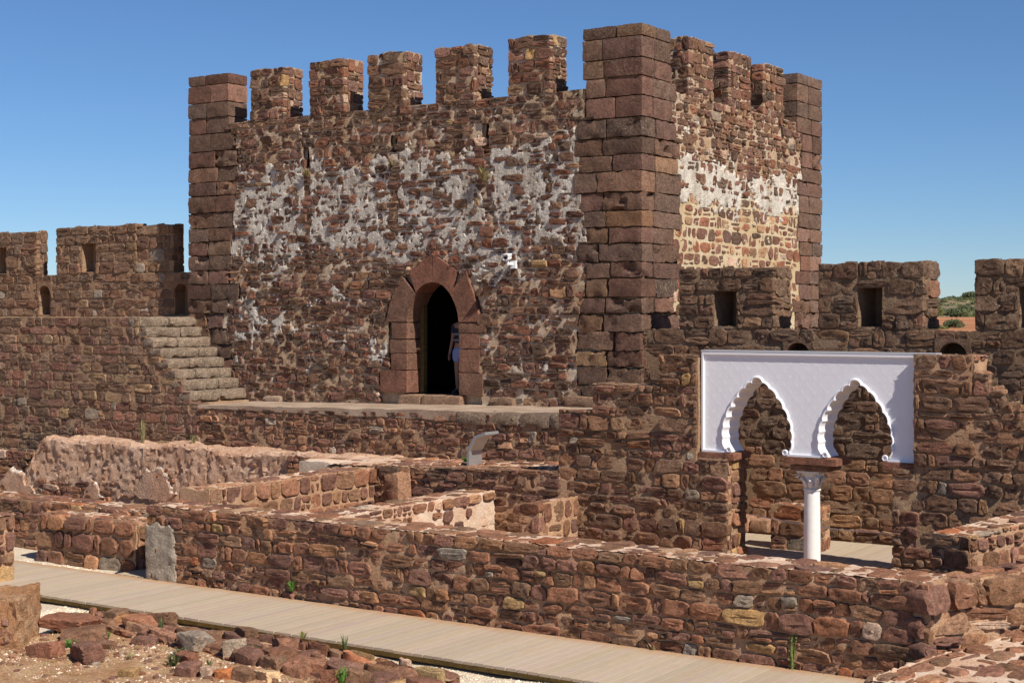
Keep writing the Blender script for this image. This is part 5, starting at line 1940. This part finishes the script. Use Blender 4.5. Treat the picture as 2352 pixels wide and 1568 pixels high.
V_ = [(0, 0, .92), (0, 0, 1.06), (0, 0, 1.22), (0, .0, 1.36), (0, 0, 1.44), (0, -.01, 1.5), (0, -.015, 1.58), (0, -.01, 1.68),
      (-.19, 0, 1.37), (-.235, .02, 1.1), (-.25, -.05, .86), (.19, 0, 1.37), (.235, .02, 1.1), (.25, -.05, .86),
      (-.1, 0, .86), (-.105, -.01, .47), (-.11, .02, .09), (.1, 0, .86), (.105, -.01, .47), (.11, .02, .09), (-.115, -.13, .04), (.115, -.13, .04)]
E_ = [(0, 1), (1, 2), (2, 3), (3, 4), (4, 5), (5, 6), (6, 7), (3, 8), (8, 9), (9, 10), (3, 11), (11, 12), (12, 13), (0, 14), (14, 15), (15, 16), (0, 17), (17, 18), (18, 19), (16, 20), (19, 21)]
R_ = [(.15, .11), (.135, .1), (.155, .11), (.15, .1), (.06, .06), (.055, .06), (.078, .095), (.07, .085), .055, .042, .03, .055, .042, .03, .095, .058, .042, .095, .058, .042, .035, .035]
for sgn, wr in ((-1, 10), (1, 13)):   # hands: palm, four fingers and a thumb
    b = len(V_)
    w0 = V_[wr]
    V_ += [(w0[0], w0[1] - .03, w0[2] - .07)]
    E_.append((wr, b)); R_.append((.018, .032))
    for k, (dy, ln) in enumerate(((-.032, .075), (-.012, .088), (.01, .082), (.03, .065))):
        V_ += [(w0[0], w0[1] - .035 + dy * .8, w0[2] - .11), (w0[0] - sgn * .012, w0[1] - .045 + dy, w0[2] - .11 - ln)]
        E_ += [(b, len(V_) - 2), (len(V_) - 2, len(V_) - 1)]
        R_ += [.0095, .008]
    V_ += [(w0[0] - sgn * .015, w0[1] - .075, w0[2] - .075), (w0[0] - sgn * .02, w0[1] - .09, w0[2] - .115)]
    E_ += [(b, len(V_) - 2), (len(V_) - 2, len(V_) - 1)]
    R_ += [.011, .009]
body = skin('body', V_, E_, R_, M_SKIN)
skin('shirt', [(0, 0, .98), (0, 0, 1.1), (0, 0, 1.24), (0, 0, 1.38), (-.19, 0, 1.37), (-.225, .015, 1.2), (.19, 0, 1.37), (.225, .015, 1.2)], [(0, 1), (1, 2), (2, 3), (3, 4), (4, 5), (3, 6), (6, 7)],
     [(.17, .13), (.155, .12), (.175, .13), (.165, .115), .07, .062, .07, .062], M_SHIRT)
for z in (1.2, 1.08):
    m = MB()
    m.lathe((0, 0, 0), [(.182, -.022), (.186, 0), (.182, .022)], 20)
    m.v = [(px_ + v[0] * 1.0, py_ + v[1] * .78, pz_ + z + v[2]) for v in m.v]
    m.build('shirt_stripe', M_STRIPE, person, True)
skin('shorts', [(0, 0, .98), (0, 0, .88), (-.105, 0, .78), (-.11, 0, .6), (.105, 0, .78), (.11, 0, .6)], [(0, 1), (1, 2), (2, 3), (1, 4), (4, 5)],
     [(.17, .13), (.175, .135), (.115, .12), (.105, .11), (.115, .12), (.105, .11)], M_SHORTS)
m = MB()
m.lathe((px_, py_, pz_), [(.02, 1.79), (.07, 1.775), (.1, 1.72), (.105, 1.66), (.098, 1.6), (.06, 1.55)], 16)
m.v = [(v[0], v[1] + .03 + (.0 if v[2] > pz_ + 1.7 else .02), v[2]) for v in m.v]
m.build('hair', M_HAIR, person, True)
for s in (-1, 1):
    m = MB()
    m.lathe((px_ + s * .032, py_ - .098, pz_ + 1.63), [(.004, -.008), (.011, 0), (.004, .008)], 8)
    m.build('eye', M_BLACK, person, True)
    m = MB()
    m.lathe((px_ + s * .085, py_, pz_ + 1.61), [(.006, -.03), (.014, 0), (.006, .03)], 8)
    m.build('ear', M_SKIN, person, True)
m = MB()
m.tube([(px_, py_ - .1, pz_ + 1.635), (px_, py_ - .125, pz_ + 1.595), (px_, py_ - .1, pz_ + 1.585)], [.008, .014, .008], 8)
m.build('nose', M_SKIN, person, True)
m = MB()
m.tube([(px_ - .025, py_ - .098, pz_ + 1.555), (px_, py_ - .106, pz_ + 1.553), (px_ + .025, py_ - .098, pz_ + 1.555)], .006, 6)
m.build('mouth', plain('lips', (.35, .13, .11), .5), person, True)
for s in (-1, 1):
    m = MB()
    m.lathe((0, 0, 0), [(.05, 0), (.055, .02), (.05, .06), (.03, .09)], 14)
    m.v = [(px_ + s * .112 + v[0], py_ - .05 + v[1] * 2.3, pz_ + .0 + v[2]) for v in m.v]
    m.build('shoe', M_SHOE, person, True)


# ================================================================== WEEDS
def tuft(pos, h, n, spread, cols, label, lean=(0, 0), leafy=False):
    m = MB()
    for _ in range(n):
        a = r3.uniform(0, 6.28)
        rr_ = r3.uniform(0, spread * .3)
        b = Vector((pos[0] + rr_ * math.cos(a), pos[1] + rr_ * math.sin(a), pos[2] - .01))
        hh = h * r3.uniform(.5, 1.05)
        o = Vector((math.cos(a) * spread * r3.uniform(.2, 1) + lean[0] * hh, math.sin(a) * spread * r3.uniform(.2, 1) + lean[1] * hh, hh))
        mid = b + o * .55 + Vector((0, 0, hh * .12))
        tip = b + o
        side = Vector((-math.sin(a), math.cos(a), 0)) * (.004 + .006 * r3.random()) * (1 + h)
        c = r3.choice(cols)
        k = r3.uniform(.75, 1.25)
        t = (c[0] * k, c[1] * k, c[2] * k, 1)
        m.add([b - side, b + side, mid + side * .8, tip, mid - side * .8], [(0, 1, 2, 4), (4, 2, 3)], t)
        if leafy:
            for q in range(7):
                p = b.lerp(mid, q / 6) if q < 4 else mid.lerp(tip, (q - 3) / 4)
                aa = r3.uniform(0, 6.28)
                d = Vector((math.cos(aa), math.sin(aa), r3.uniform(.1, .8))) * r3.uniform(.015, .04)
                sd = d.cross(Vector((0, 0, 1))).normalized() * .008
                m.add([p, p + d * .5 + sd, p + d, p + d * .5 - sd], [(0, 1, 2, 3)], t)
    o = m.build('weed', M_LEAF, None)
    return tag(o, label, 'plant', 'weeds growing among the ruins')


LG = [(.10, .20, .03), (.08, .16, .03), (.14, .24, .05)]
DG = [(.06, .09, .03), (.08, .11, .04), (.1, .12, .05)]
DRY = [(.34, .26, .13), (.28, .2, .1), (.2, .19, .07)]
tuft((-14.52, FY - .05, .12), .17, 26, .09, LG, 'bright green leafy plant at the foot of the long ruined wall', leafy=True)
tuft((-6.98, FY - .06, .0), .42, 12, .07, [(.13, .18, .04), (.2, .22, .07)], 'tall thin green weed at the wall foot near the right end of the boardwalk', leafy=True)
tuft((-8.75, FY - .05, .0), .1, 14, .08, DRY, 'dry weed in the corner of boardwalk and ruined wall')
tuft((-14.9, 13.0, dirt_h(-14.9, 13.0)), .13, 34, .08, LG, 'yellow green grass tuft among the stones near the left edge')
tuft((-14.3, 13.35, dirt_h(-14.3, 13.35)), .3, 22, .05, DG, 'dark upright grass clump in front of the tumbled stone row')
tuft((-14.75, 12.3, dirt_h(-14.75, 12.3)), .12, 30, .1, LG, 'small green plant in the shade beside the orange earth block', leafy=True)
tuft((-13.15, 12.45, dirt_h(-13.15, 12.45)), .15, 26, .13, DG, 'spreading grey green weed in the middle of the earth floor', leafy=True)
tuft((-13.35, 12.75, dirt_h(-13.35, 12.75)), .12, 20, .1, DG, 'small grey green weed behind the half buried red stone', leafy=True)
tuft((-13.75, 12.35, dirt_h(-13.75, 12.35)), .1, 18, .1, DRY, 'dry yellow weed left of the spreading weed')
tuft((-12.62, 13.2, dirt_h(-12.62, 13.2)), .15, 26, .08, LG, 'green weed under the big pale grey stone', leafy=True)
tuft((-12.7, 12.6, dirt_h(-12.7, 12.6)), .12, 18, .06, DG, 'small green sprig on the right part of the earth floor')
tuft((-10.72, 12.62, dirt_h(-10.72, 12.62) + .05), .22, 34, .1, LG, 'green grass growing beside an upright red stone', leafy=True)
tuft((-11.35, 13.4, .16), .2, 10, .06, DG, 'thin weed growing out of the stone row')
tuft((-12.3, 13.75, .12), .1, 18, .08, [(.2, .2, .05)], 'yellowish weed on top of the stone row')
tuft((-16.3, 13.75, -.11), .12, 24, .12, DG, 'dark weed on the gravel under the boardwalk edge', leafy=True)
tuft((-24.0, 21.9, 1.3), .55, 26, .1, [(.2, .19, .07), (.28, .24, .11)], 'tall dry weed growing from the top of the rammed earth wall', leafy=True)
tuft((-22.55, 21.9, 1.3), .3, 24, .1, [(.2, .19, .07), (.28, .24, .11)], 'short dry weed right of the tall one on the rammed earth wall', leafy=True)
tuft((-15.55, 21.6, 1.42), .08, 36, .09, LG, 'low green plant on the terrace left of the metal sign', leafy=True)
tuft((-16.7, TY - .1, 6.55), .3, 60, .22, DRY, 'withered brown weed hanging from a drain slot in the tower wall', lean=(0, -.25))
tuft((-21.2, TY - .08, 6.85), .2, 40, .14, DRY, 'dry weed below the left drain slot of the tower wall', lean=(0, -.25))
tuft((-18.95, TY - .08, 6.95), .16, 30, .12, DRY, 'dry weed below the middle drain slot of the tower wall', lean=(0, -.25))
